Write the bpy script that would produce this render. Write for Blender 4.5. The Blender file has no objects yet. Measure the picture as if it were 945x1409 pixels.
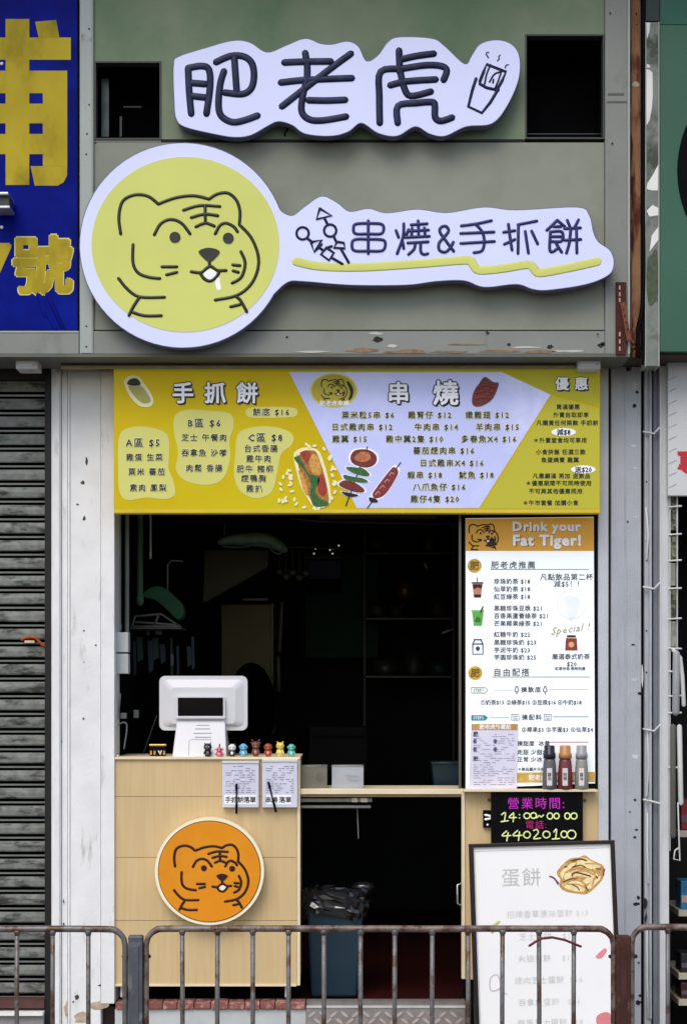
import bpy, bmesh, math, random
from mathutils import Vector, Matrix
from mathutils.geometry import tessellate_polygon
random.seed(7)
SC = bpy.context.scene
R = math.radians
# ------------------------------------------------------------------ measures
S, D, CZ, HY = 0.0032, 7.0, 1.36, 960.0      # metres per photo pixel on the shop front, distance, eye height
def kk(Y=0): return S*(D+Y)/D
def X(px, Y=0): return (px-472.5)*kk(Y)
def Z(py, Y=0): return CZ+(HY-py)*kk(Y)
# ------------------------------------------------------------------ camera
cam = bpy.data.cameras.new('camera'); co = bpy.data.objects.new('camera', cam)
SC.collection.objects.link(co); SC.camera = co
co.location = (0, -D, CZ); co.rotation_euler = (R(90), 0, 0)
cam.sensor_fit = 'VERTICAL'; cam.sensor_height = 24; cam.sensor_width = 24
cam.lens = 24*D/(1409*S); cam.shift_y = (HY-704.5)/1409
cam.clip_end = 500; cam.clip_start = 0.05
# ------------------------------------------------------------------ light
SUN_EL, SUN_AZ = 52, 200
w = bpy.data.worlds.new("World"); SC.world = w; w.use_nodes = True
nt = w.node_tree; nt.nodes.clear()
sky = nt.nodes.new('ShaderNodeTexSky'); sky.sky_type = 'NISHITA'; sky.sun_disc = False
sky.sun_elevation = R(SUN_EL); sky.sun_rotation = R(SUN_AZ)
sky.air_density = 1.0; sky.dust_density = 2.5; sky.ozone_density = 0.6
bg = nt.nodes.new('ShaderNodeBackground'); bg.inputs[1].default_value = 0.13
wo = nt.nodes.new('ShaderNodeOutputWorld')
nt.links.new(sky.outputs[0], bg.inputs[0]); nt.links.new(bg.outputs[0], wo.inputs[0])
sl = bpy.data.lights.new('sun', 'SUN'); sl.energy = 1.0; sl.angle = R(35); sl.color = (1, .98, .96)
so = bpy.data.objects.new('sun', sl); SC.collection.objects.link(so)
# sun direction: azimuth measured from +Y towards +X, light comes from behind the camera
az = R(SUN_AZ); el = R(SUN_EL)
sd = Vector((math.sin(az)*math.cos(el), math.cos(az)*math.cos(el), math.sin(el)))
so.rotation_euler = sd.to_track_quat('Z', 'Y').to_euler(); so.location = sd*20
SC.view_settings.view_transform = 'Standard'; SC.view_settings.look = 'None'
SC.view_settings.exposure = 0.58; SC.view_settings.gamma = 1
SC.cycles.use_denoising = True
SC.cycles.max_bounces = 6
# ------------------------------------------------------------------ materials
MATS = {}
def srgb(r, g, b):
    f = lambda c: (c/255/12.92 if c/255 <= .04045 else ((c/255+.055)/1.055)**2.4)
    return (f(r), f(g), f(b))
def M(name, col, rough=.6, metal=0, var=.12, scale=6, bump=0, bscale=60, emit=0, stain=None, slo=.55, shi=.7, sscale=5,
      sstretch=(1, 1, 1), ecol=None, spec=.4, alpha=1, trans=0):
    if name in MATS: return MATS[name]
    m = bpy.data.materials.new(name); m.use_nodes = True; t = m.node_tree; N = t.nodes; L = t.links
    p = N['Principled BSDF']; tc = N.new('ShaderNodeTexCoord'); oi = N.new('ShaderNodeObjectInfo')
    ad = N.new('ShaderNodeVectorMath'); ad.operation = 'ADD'
    sc_ = N.new('ShaderNodeVectorMath'); sc_.operation = 'SCALE'; sc_.inputs[3].default_value = 17.0
    cx = N.new('ShaderNodeCombineXYZ')
    for i in range(3): L.new(oi.outputs['Random'], cx.inputs[i])
    L.new(cx.outputs[0], sc_.inputs[0]); L.new(tc.outputs['Object'], ad.inputs[0]); L.new(sc_.outputs[0], ad.inputs[1])
    vec = ad.outputs[0]
    n1 = N.new('ShaderNodeTexNoise'); n1.inputs['Scale'].default_value = scale; n1.inputs['Detail'].default_value = 6
    L.new(vec, n1.inputs['Vector'])
    mr = N.new('ShaderNodeMapRange'); mr.inputs[1].default_value = .3; mr.inputs[2].default_value = .7
    L.new(n1.outputs[0], mr.inputs[0])
    mx = N.new('ShaderNodeMix'); mx.data_type = 'RGBA'
    a = [max(0, c*(1-var)) for c in col]; b = [min(1, c*(1+var)) for c in col]
    mx.inputs[6].default_value = (*a, 1); mx.inputs[7].default_value = (*b, 1)
    L.new(mr.outputs[0], mx.inputs[0]); out = mx.outputs[2]
    if stain:
        mp = N.new('ShaderNodeMapping'); mp.inputs['Scale'].default_value = sstretch; L.new(vec, mp.inputs[0])
        n2 = N.new('ShaderNodeTexNoise'); n2.inputs['Scale'].default_value = sscale; n2.inputs['Detail'].default_value = 8
        n2.inputs['Roughness'].default_value = .65; L.new(mp.outputs[0], n2.inputs['Vector'])
        r2 = N.new('ShaderNodeMapRange'); r2.inputs[1].default_value = slo; r2.inputs[2].default_value = shi
        L.new(n2.outputs[0], r2.inputs[0])
        m2 = N.new('ShaderNodeMix'); m2.data_type = 'RGBA'; m2.inputs[7].default_value = (*stain, 1)
        L.new(r2.outputs[0], m2.inputs[0]); L.new(out, m2.inputs[6]); out = m2.outputs[2]
    L.new(out, p.inputs['Base Color'])
    p.inputs['Roughness'].default_value = rough; p.inputs['Metallic'].default_value = metal
    p.inputs['Specular IOR Level'].default_value = spec
    p.inputs['Alpha'].default_value = alpha
    if trans: p.inputs['Transmission Weight'].default_value = trans
    if bump:
        n3 = N.new('ShaderNodeTexNoise'); n3.inputs['Scale'].default_value = bscale; n3.inputs['Detail'].default_value = 5
        L.new(vec, n3.inputs['Vector']); bp = N.new('ShaderNodeBump'); bp.inputs['Strength'].default_value = bump
        bp.inputs['Distance'].default_value = .004; L.new(n3.outputs[0], bp.inputs['Height']); L.new(bp.outputs[0], p.inputs['Normal'])
    if emit:
        if ecol: p.inputs['Emission Color'].default_value = (*ecol, 1)
        else: L.new(out, p.inputs['Emission Color'])
        p.inputs['Emission Strength'].default_value = emit
    MATS[name] = m; return m
def WOOD(name, a, b):
    m = M(name, a, .45, 0, .06, 3)
    t = m.node_tree; N = t.nodes; L = t.links; p = N['Principled BSDF']
    tc = N.new('ShaderNodeTexCoord'); mp = N.new('ShaderNodeMapping'); mp.inputs['Scale'].default_value = (22, 22, 1.2)
    n = N.new('ShaderNodeTexNoise'); n.inputs['Scale'].default_value = 3; n.inputs['Detail'].default_value = 7
    L.new(tc.outputs['Object'], mp.inputs[0]); L.new(mp.outputs[0], n.inputs['Vector'])
    mr = N.new('ShaderNodeMapRange'); mr.inputs[1].default_value = .35; mr.inputs[2].default_value = .7; L.new(n.outputs[0], mr.inputs[0])
    mx = N.new('ShaderNodeMix'); mx.data_type = 'RGBA'; mx.inputs[6].default_value = (*a, 1); mx.inputs[7].default_value = (*b, 1)
    L.new(mr.outputs[0], mx.inputs[0])
    old = p.inputs['Base Color'].links[0].from_socket
    m2 = N.new('ShaderNodeMix'); m2.data_type = 'RGBA'; m2.inputs[0].default_value = .5
    L.new(old, m2.inputs[6]); L.new(mx.outputs[2], m2.inputs[7]); L.new(m2.outputs[2], p.inputs['Base Color'])
    return m
white_paint = M('white_paint', (.76, .76, .75), .55, 0, .06, 9, .35, 70, stain=(.36, .35, .32), slo=.60, shi=.75, sscale=7, sstretch=(2.2, 2.2, .5))
jamb_paint = M('jamb_paint', (.38, .40, .43), .5, 0, .07, 8, .3, 80, stain=(.24, .25, .26), slo=.56, shi=.76, sscale=6, sstretch=(2.5, 2.5, .4))
jamb_dark = M('jamb_dark', (.17, .18, .21), .5, 0, .15, 8, .3, 60)
jamb_white = M('jamb_white', (.55, .56, .56), .5, 0, .07, 8, .2, 80, stain=(.3, .3, .28), slo=.58, shi=.75, sscale=6, sstretch=(2, 2, .5))
panel_up = M('panel_upper', srgb(120, 132, 106), .5, 0, .10, 1.1, .05, 30, stain=srgb(76, 108, 74), slo=.42, shi=.62, sscale=.8, spec=.3)  # green reflected tint and shading put into the panel colour as noise
panel_lo = M('panel_lower', srgb(138, 141, 128), .55, 0, .07, 1.6, .06, 30, stain=srgb(120, 124, 108), slo=.48, shi=.72, sscale=1.4, spec=.2)
trim_grey = M('trim_grey', srgb(128, 131, 124), .55, 0, .08, 3, .15, 50, stain=srgb(112, 114, 104), slo=.56, shi=.72, sscale=7, sstretch=(1, 1, .5))
trim_lite = M('trim_lite', srgb(158, 166, 160), .45, 0, .06, 5, .1, 60, stain=srgb(120, 122, 112), slo=.62, shi=.75, sscale=9)
seam_dark = M('seam_dark', (.03, .03, .028), .8)
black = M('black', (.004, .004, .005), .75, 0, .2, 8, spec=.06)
blackgloss = M('black_gloss', (.003, .003, .005), .12, 0, .2, 8, spec=.12)
bracket_b = M('beam_brown', srgb(120, 105, 82), .6, .2, .2, 10, .2, 50, stain=srgb(60, 42, 30), slo=.5, shi=.65, sscale=8, sstretch=(.5, 1, 1))
rust = M('rust', srgb(112, 66, 42), .85, 0, .3, 12, .5, 60, stain=srgb(50, 24, 18), slo=.48, shi=.62, sscale=9)
rust_col = M('rust_column', srgb(150, 110, 78), .8, 0, .2, 8, .4, 50, stain=srgb(92, 40, 24), slo=.5, shi=.6, sscale=7, sstretch=(2, 2, .5))
galv = M('galvanised', srgb(120, 125, 118), .55, .2, .2, 8, .3, 50, stain=srgb(62, 70, 55), slo=.5, shi=.62, sscale=6)
peel = M('peeled_white', srgb(226, 226, 220), .6, 0, .06, 12, .2, 50)
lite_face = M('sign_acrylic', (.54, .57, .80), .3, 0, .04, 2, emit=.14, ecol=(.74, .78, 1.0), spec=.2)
sign_side = M('sign_side', srgb(104, 106, 130), .4, 0, .1, 5)
sign_yel = M('sign_yellow', srgb(192, 196, 106), .3, 0, .05, 2.5, emit=.13, spec=.2)
navy = M('navy', srgb(14, 18, 60), .4, 0, .25, 6, spec=.2)
navy_tube = M('navy_letter', srgb(20, 34, 66), .45, 0, .35, 18, bump=.2, bscale=30, spec=.25, stain=srgb(8, 12, 48), slo=.45, shi=.6, sscale=22)
line_dark = M('line_dark', srgb(34, 32, 18), .4)
line_brown = M('line_brown', srgb(44, 16, 8), .4)
banner_blue = M('banner_blue', srgb(0, 14, 112), .5, 0, .22, 3, .15, 8, stain=srgb(4, 34, 156), slo=.5, shi=.75, sscale=2, spec=.06)
banner_yel = M('banner_yellow', srgb(176, 156, 40), .5, 0, .14, 4, .25, 8, stain=srgb(132, 116, 24), slo=.46, shi=.66, sscale=5, sstretch=(1, 1, .5), spec=.1)
menu_yel = M('menu_yellow', srgb(184, 160, 10), .35, 0, .06, 2, emit=.16, spec=.12, stain=srgb(184, 170, 20), slo=.5, shi=.7, sscale=2)  # menu colours glow to offset the shade under the fascia
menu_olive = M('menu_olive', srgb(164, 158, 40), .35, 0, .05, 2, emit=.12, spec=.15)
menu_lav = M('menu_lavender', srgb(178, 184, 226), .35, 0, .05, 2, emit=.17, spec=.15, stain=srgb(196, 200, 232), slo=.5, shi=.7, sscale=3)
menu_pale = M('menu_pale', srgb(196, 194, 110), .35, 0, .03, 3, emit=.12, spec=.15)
menu_cream = M('menu_cream', srgb(236, 232, 178), .4, 0, .03, 5)
print_dark = M('print_dark', srgb(28, 34, 18), .5)
print_black = M('print_black', srgb(16, 14, 22), .5)
print_white = M('print_white', srgb(240, 240, 246), .45, emit=.05)
print_grey = M('print_grey', srgb(120, 120, 126), .5)
print_faint = M('print_faint', srgb(212, 209, 205), .5)
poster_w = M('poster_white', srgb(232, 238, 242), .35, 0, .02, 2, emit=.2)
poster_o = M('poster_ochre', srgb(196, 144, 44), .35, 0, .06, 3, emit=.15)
coin = M('coin_gold', srgb(204, 166, 60), .4, 0, .2, 30)
wood = WOOD('counter_wood', srgb(206, 180, 134), srgb(190, 162, 114))
wood_edge = M('wood_edge', srgb(224, 208, 172), .45, 0, .06, 8)
orange = M('orange_sign', srgb(218, 138, 30), .12, 0, .07, 3, emit=.02, spec=.5, stain=srgb(226, 154, 50), slo=.5, shi=.8, sscale=5)
cream = M('cream_ring', srgb(242, 232, 200), .3, 0, .04, 5)
plastic_w = M('plastic_white', (.62, .62, .64), .35, 0, .03, 5)
paper = M('paper', (.62, .62, .72), .7, 0, .05, 12)
steel = M('railing_steel', srgb(112, 110, 108), .42, .3, .25, 14, .6, 70, stain=srgb(84, 62, 46), slo=.5, shi=.6, sscale=14)
steel_r = M('railing_rusty', srgb(118, 106, 98), .5, .25, .22, 20, .7, 70, stain=srgb(82, 54, 44), slo=.48, shi=.58, sscale=22)
post_r = M('post_rust', srgb(66, 34, 28), .75, .1, .25, 14, .5, 50, stain=srgb(120, 96, 76), slo=.62, shi=.7, sscale=9)
post_g = M('post_grey', srgb(88, 92, 98), .45, .4, .15, 10, .4, 40, stain=srgb(128, 130, 130), slo=.56, shi=.66, sscale=11)
slat_m = M('shutter_slat', srgb(118, 121, 115), .55, .1, .25, 30, .5, 60, stain=srgb(50, 50, 44), slo=.5, shi=.62, sscale=16, sstretch=(.5, 1, 1.6))
slat_lip = M('shutter_lip', srgb(136, 138, 132), .4, .3, .1, 14)
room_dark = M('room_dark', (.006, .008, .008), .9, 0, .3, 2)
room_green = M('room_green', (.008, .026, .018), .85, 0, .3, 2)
concrete = M('concrete', (.28, .27, .26), .85, 0, .15, 6, .5, 40, stain=(.16, .15, .14), slo=.5, shi=.7, sscale=3)
asphalt = M('asphalt', (.05, .05, .052), .9, 0, .25, 30, .6, 120)
paving_m = M('paving', (.24, .23, .22), .85, 0, .18, 9, .5, 60)
# ------------------------------------------------------------------ builders
ORG = {}
def link(o): SC.collection.objects.link(o); return o
def thing(name, label, cat, loc, group=None):
    o = bpy.data.objects.new(name, None); link(o); o.location = loc; o.empty_display_size = .05
    o['label'] = label; o['category'] = cat
    if group: o['group'] = group
    ORG[o] = Vector(loc); return o
def tag(o, label, cat, group=None):
    o['label'] = label; o['category'] = cat
    if group: o['group'] = group
    return o
def struct(o): o['kind'] = 'structure'; return o
class MB:
    def __init__(s): s.v = []; s.f = []; s.m = []; s.sm = []
    def add(s, vs, fs, mi=0, sm=False):
        n = len(s.v); s.v += [tuple(v) for v in vs]
        for f in fs: s.f.append([i+n for i in f]); s.m.append(mi); s.sm.append(sm)
        return s
    def box(s, x0, x1, y0, y1, z0, z1, mi=0):
        x0, x1 = min(x0, x1), max(x0, x1); y0, y1 = min(y0, y1), max(y0, y1); z0, z1 = min(z0, z1), max(z0, z1)
        vs = [(x, y, z) for x in (x0, x1) for y in (y0, y1) for z in (z0, z1)]
        return s.add(vs, [(0, 1, 3, 2), (4, 6, 7, 5), (0, 4, 5, 1), (2, 3, 7, 6), (0, 2, 6, 4), (1, 5, 7, 3)], mi)
    def pbox(s, a, b, c, d, Y, dep, mi=0):      # photo pixels a..b wide, c..d high, front at Y
        return s.box(X(a, Y), X(b, Y), Y, Y+dep, Z(c, Y), Z(d, Y), mi)
    def plate(s, pts, Y, dep, mi=0, side=None):  # world (x,z) outline, front at Y
        tri = tessellate_polygon([[Vector((p[0], p[1], 0)) for p in pts]])
        n = len(pts); area = sum(pts[i][0]*pts[(i+1) % n][1]-pts[(i+1) % n][0]*pts[i][1] for i in range(n))
        fr = [(x, Y, z) for x, z in pts]; bk = [(x, Y+dep, z) for x, z in pts]
        def orient(t):
            (ax, az_), (bx, bz), (cx, cz) = [pts[i] for i in t]
            return t if (bx-ax)*(cz-az_)-(cx-ax)*(bz-az_) > 0 else (t[0], t[2], t[1])
        tri = [orient(t) for t in tri]
        s.add(fr, tri, mi)
        s.add(bk, [t[::-1] for t in tri], mi if side is None else side)
        sf = []
        for i in range(n):
            j = (i+1) % n
            q = (i, i+n, j+n, j) if area > 0 else (i, j, j+n, i+n)
            sf.append(q)
        s.add(fr+bk, sf, mi if side is None else side); return s
    def tube(s, pts, r, n=8, sq=1.0, mi=0, cap=True, rr=None):
        P = [Vector(p) for p in pts]; rings = []
        m = len(P); rad = [r]*m if rr is None else rr
        T = []
        for i in range(m):
            a = P[max(0, i-1)]; b = P[min(m-1, i+1)]; t = (b-a)
            T.append(t.normalized() if t.length > 1e-9 else Vector((0, 0, 1)))
        seq = [(P[i], T[i], rad[i]) for i in range(m)]
        if cap:
            seq = [(P[0]-T[0]*rad[0]*.98, T[0], rad[0]*.15), (P[0]-T[0]*rad[0]*.6, T[0], rad[0]*.78)]+seq+[(P[-1]+T[-1]*rad[-1]*.6, T[-1], rad[-1]*.78), (P[-1]+T[-1]*rad[-1]*.98, T[-1], rad[-1]*.15)]
        yv = Vector((0, 1, 0)); vs = []; u = None
        for p, t, q in seq:
            if abs(t.dot(yv)) < .9: b1 = t.cross(yv).normalized(); b2 = b1.cross(t).normalized()
            else: b1 = t.cross(Vector((1, 0, 0))).normalized(); b2 = b1.cross(t).normalized()
            if u is not None and b1.dot(u) < 0 and abs(t.dot(yv)) < .9 and b1.dot(u) < -.95: pass
            u = b1
            for i in range(n):
                a = 2*math.pi*i/n; o_ = b1*math.cos(a)*q+b2*math.sin(a)*q
                o_.y *= sq; vs.append(p+o_)
        fs = []
        for i in range(len(seq)-1):
            for j in range(n): fs.append((i*n+j, i*n+(j+1) % n, (i+1)*n+(j+1) % n, (i+1)*n+j))
        fs.append(tuple(range(n))[::-1]); fs.append(tuple((len(seq)-1)*n+j for j in range(n)))
        return s.add(vs, fs, mi, True)
    def lathe(s, prof, cx, cy, cz, n=16, mi=0, sx=1, sy=1):
        vs = []; fs = []
        for r, z in prof:
            for i in range(n):
                a = 2*math.pi*i/n; vs.append((cx+r*sx*math.cos(a), cy+r*sy*math.sin(a), cz+z))
        for i in range(len(prof)-1):
            for j in range(n): fs.append((i*n+j, i*n+(j+1) % n, (i+1)*n+(j+1) % n, (i+1)*n+j))
        fs.append(tuple(range(n))[::-1]); fs.append(tuple((len(prof)-1)*n+j for j in range(n)))
        return s.add(vs, fs, mi, True)
    def ball(s, cx, cy, cz, r, sx=1, sy=1, sz=1, mi=0, n=12, h=7):
        pr = [(r*math.sin(math.pi*(.02+.96*i/h)), -r*sz*math.cos(math.pi*(.02+.96*i/h))) for i in range(h+1)]
        return s.lathe(pr, cx, cy, cz, n, mi, sx, sy)
    def build(s, name, mats, parent=None, bevel=0, loc=None, label=None):
        if not isinstance(mats, (list, tuple)): mats = [mats]
        o0 = ORG[parent] if parent is not None else (Vector(loc) if loc is not None else None)
        if o0 is None:
            xs = [v[0] for v in s.v]; ys = [v[1] for v in s.v]; zs = [v[2] for v in s.v]
            o0 = Vector(((min(xs)+max(xs))/2, (min(ys)+max(ys))/2, min(zs)))
        me = bpy.data.meshes.new(name)
        me.from_pydata([(v[0]-o0.x, v[1]-o0.y, v[2]-o0.z) for v in s.v], [], s.f)
        for m in mats: me.materials.append(m)
        me.polygons.foreach_set('material_index', s.m); me.polygons.foreach_set('use_smooth', s.sm); me.update()
        o = bpy.data.objects.new(name, me); link(o); ORG[o] = o0
        if parent is not None: o.parent = parent
        else: o.location = o0
        if bevel:
            b = o.modifiers.new('bevel', 'BEVEL'); b.width = bevel; b.segments = 2; b.limit_method = 'ANGLE'; b.angle_limit = R(40)
        if label: o['label'] = label
        return o
def cr(pts, closed=False, n=4):       # Catmull-Rom
    P = [tuple(p) for p in pts]; m = len(P); out = []
    if m < 3 and not closed: return P
    rng = range(m) if closed else range(m-1)
    for i in rng:
        g = (lambda j: P[j % m]) if closed else (lambda j: P[max(0, min(m-1, j))])
        p0, p1, p2, p3 = g(i-1), g(i), g(i+1), g(i+2)
        for q in range(n):
            t = q/n
            out.append(tuple(.5*((2*b)+(-a+c)*t+(2*a-5*b+4*c-d)*t*t+(-a+3*b-3*c+d)*t**3) for a, b, c, d in zip(p0, p1, p2, p3)))
    if not closed: out.append(P[-1])
    return out
def q(pts, ox, oy, s): return [(ox+x/s, oy+y/s) for x, y in pts]
def strokes(name, lines, wpx, Y, mat, parent, sq=.6, n=8, smooth=True, closed=()):
    mb = MB(); r = wpx/2*kk(Y)
    for i, ln in enumerate(lines):
        cl = i in closed or (len(ln) > 2 and ln[0] == ln[-1])
        P = cr(ln[:-1], True, 4) if cl and smooth else (cr(ln, False, 4) if smooth else ln)
        if cl and smooth: P = P+[P[0]]
        dy = (i % 5)*.00012
        mb.tube([(X(a, Y), Y+dy, Z(b, Y)) for a, b in P], r, n, sq)
    return mb.build(name, mat, parent)
def pshape(name, pts, Y, mat, parent, dep=.0008, closed_smooth=True, n=4):
    P = cr(pts, True, n) if closed_smooth else pts
    return MB().plate([(X(a, Y), Z(b, Y)) for a, b in P], Y, dep).build(name, mat, parent)
def ell(cx, cy, rx, ry, n=48, a0=0): return [(cx+rx*math.cos(2*math.pi*i/n+a0), cy+ry*math.sin(2*math.pi*i/n+a0)) for i in range(n)]
def text(s, px, py, h, Y, mat, parent, al='CENTER', bold=0, sx=1, sp=1, shear=0, name='lettering', rot=0, res=2):
    """px,py = centre (or left/right end) of the line in photo pixels, h = full character height in pixels"""
    cu = bpy.data.curves.new('t', 'FONT'); cu.body = s; cu.size = h*kk(Y)*1.04; cu.align_x = al; cu.resolution_u = res
    cu.resolution_u = 1 if h < 16 else res; cu.space_character = sp; cu.shear = shear; cu.fill_mode = 'FRONT'
    t = bpy.data.objects.new('t', cu); link(t)
    dg = bpy.context.evaluated_depsgraph_get(); dg.update()
    me = bpy.data.meshes.new_from_object(t.evaluated_get(dg)); bpy.data.objects.remove(t)
    c, sn = math.cos(rot), math.sin(rot); o0 = ORG[parent]; zs = [v.co.y for v in me.vertices]
    if not zs: return None
    mid = cu.size*.36
    for v in me.vertices:
        x = v.co.x*sx; y = v.co.y-mid; x, y = x*c-y*sn, x*sn+y*c
        v.co = (x+X(px, Y)-o0.x, Y-o0.y, y+Z(py, Y)-o0.z)
    if bold > 0:      # heavier weight: the outline is spread by shifted copies a hair apart in depth
        bw = bold*cu.size*.9; n = 4 if bold < .03 else 8; V = [v.co.copy() for v in me.vertices]; F = [tuple(p.vertices) for p in me.polygons]
        vs = [tuple(v) for v in V]; fs = list(F)
        for i in range(n):
            a = 2*math.pi*(i+.5)/n; dx = bw*math.cos(a); dz = bw*math.sin(a); m0 = len(vs)
            vs += [(v.x+dx, v.y+.00005*(i+1), v.z+dz) for v in V]; fs += [tuple(j+m0 for j in f) for f in F]
        bpy.data.meshes.remove(me); me = bpy.data.meshes.new(name); me.from_pydata(vs, [], fs)
    me.materials.clear(); me.materials.append(mat)
    o = bpy.data.objects.new(name, me); link(o); o.parent = parent; ORG[o] = o0; me.name = name
    if h < 17 and len(s) > 1: o['kind'] = 'stuff'
    return o
def glow_text(s, px, py, h, Y, m1, m2, parent, b2=.06, **k):
    text(s, px, py, h, Y, m2, parent, **{**k, 'bold': b2, 'name': 'lettering_outline'}); text(s, px, py, h, Y-.0008, m1, parent, **k)
# tiger emblem in its own coordinates (drawn on a disc 610 x 570 about 603,370)
TG = [[(393, 335), (387, 280), (400, 228), (440, 208), (482, 213), (515, 238)], [(515, 238), (570, 218), (630, 211), (680, 222)],
      [(680, 222), (705, 206), (740, 202), (768, 225), (780, 262), (778, 305)],
      [(778, 305), (815, 345), (838, 400), (838, 450), (815, 500), (770, 535), (700, 550)],
      [(597, 258), (650, 243), (715, 246)], [(622, 282), (665, 271), (708, 276)], [(637, 312), (668, 300), (697, 310)], [(667, 246), (668, 300)],
      [(502, 338), (523, 302), (555, 288), (590, 300), (618, 335)], [(700, 335), (715, 308), (735, 300), (760, 312), (772, 328)],
      [(680, 420), (682, 440)], [(622, 458), (655, 460), (682, 440), (705, 453), (735, 454)], [(650, 462), (665, 482), (685, 488), (703, 475), (715, 455)],
      [(433, 370), (433, 430), (450, 462), (485, 476), (520, 480)], [(527, 442), (575, 442)], [(542, 468), (575, 460)],
      [(783, 393), (797, 430), (785, 475), (755, 495)], [(757, 436), (780, 438)], [(758, 455), (775, 460)],
      [(386, 480), (415, 515), (455, 540), (535, 541)], [(455, 540), (435, 570), (420, 600)], [(432, 590), (470, 601), (525, 601)],
      [(765, 537), (782, 552), (802, 588)], [(750, 572), (780, 565)]]
def tiger(cx, cy, sc, w_, Y, mat, parent, sq=.5, tongue=None, n=8):
    f = lambda pts: [(cx+(a-603)*sc, cy+(b-370)*sc) for a, b in pts]
    strokes('tiger_outline', [f(l) for l in TG], w_, Y, mat, parent, sq, n)
    for ex, ey in ((569, 346), (742, 349)):
        (a, b), = f([(ex, ey)]); pshape('eye', ell(a, b, 18*sc, 18*sc, 14), Y-.002*sq*2, mat, parent, dep=.002*sq*2+.0005, closed_smooth=False)
    pshape('nose', f([(646, 391), (680, 380), (714, 391), (702, 412), (681, 426), (660, 412)]), Y-.002*sq*2, mat, parent, dep=.002*sq*2+.0005)
    if tongue: pshape('tongue', f([(662, 464), (684, 450), (704, 462), (690, 482), (673, 480)]), Y-.0006, tongue, parent)
exec_order = []
# ================================================================== STRUCTURE
def ground():
    struct(MB().box(-60, 60, -2.35, -60, -.47, -.43).build('road', asphalt))
    pv = struct(MB().box(-30, 30, -2.2, 3.5, -.45, -.305).build('pavement', concrete))
    mb = MB().box(-.198, .198, -.198, .198, 0, .035)
    first = None
    for i in range(-9, 10):
        for j in range(5):
            x = i*.4; y = -1.98+j*.4
            if first is None:
                first = MB().box(x-.197, x+.197, y-.197, y+.197, -.303, -.268).build('paving_slab', paving_m, pv, bevel=.004); fx, fy = x, y
            else:
                c = first.copy(); link(c); c.parent = pv; c.location = (x-fx, y-fy, random.uniform(-.002, .002))
    kb = struct(MB().box(-30, 30, -2.2, -2.35, -.46, -.30).build('kerb', concrete, bevel=.01))
    for k in range(-6, 7):
        pass
    line = struct(MB().box(-30, 30, -2.75, -2.65, -.43, -.426).build('road_marking', M('road_yellow', (.55, .42, .05), .7, 0, .15, 20)))
ground()
# the building behind everything: walls round the dark shop
def building():
    b = thing('shophouse', 'grey building wall standing round and above the snack shop front', 'building', (0, .3, -.3))
    MB().box(X(-900), X(-150), .22, .5, -.3, 3.2).build('wall', concrete, b)
    MB().box(X(1100), X(1800), .25, .5, -.3, 3.2).build('wall', concrete, b)
    MB().box(X(-900), X(1800), .03, .5, 4.705, 9).build('wall', concrete, b)
    MB().box(X(-900), X(1800), .13, .3, 2.95, 4.7).build('wall', concrete, b)
    MB().box(X(-900), X(1800), -.85, .03, 5.12, 8.6).build('shade_overhang', concrete, b)  # unseen overhang, added to dim the top of the fascia
    MB().box(X(-900), X(1800), -.92, .03, 5.0, 5.115).build('overhang_edge', concrete, b)
building()
def room():
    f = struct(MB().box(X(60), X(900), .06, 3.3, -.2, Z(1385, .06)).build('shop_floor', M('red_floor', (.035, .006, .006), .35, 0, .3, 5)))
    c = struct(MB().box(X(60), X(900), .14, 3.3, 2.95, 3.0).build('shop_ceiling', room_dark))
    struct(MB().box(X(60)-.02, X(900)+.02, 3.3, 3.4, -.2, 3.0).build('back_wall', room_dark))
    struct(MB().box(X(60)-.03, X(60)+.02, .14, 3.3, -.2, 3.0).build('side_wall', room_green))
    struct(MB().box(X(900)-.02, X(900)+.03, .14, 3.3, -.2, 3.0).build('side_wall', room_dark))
room()
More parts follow.
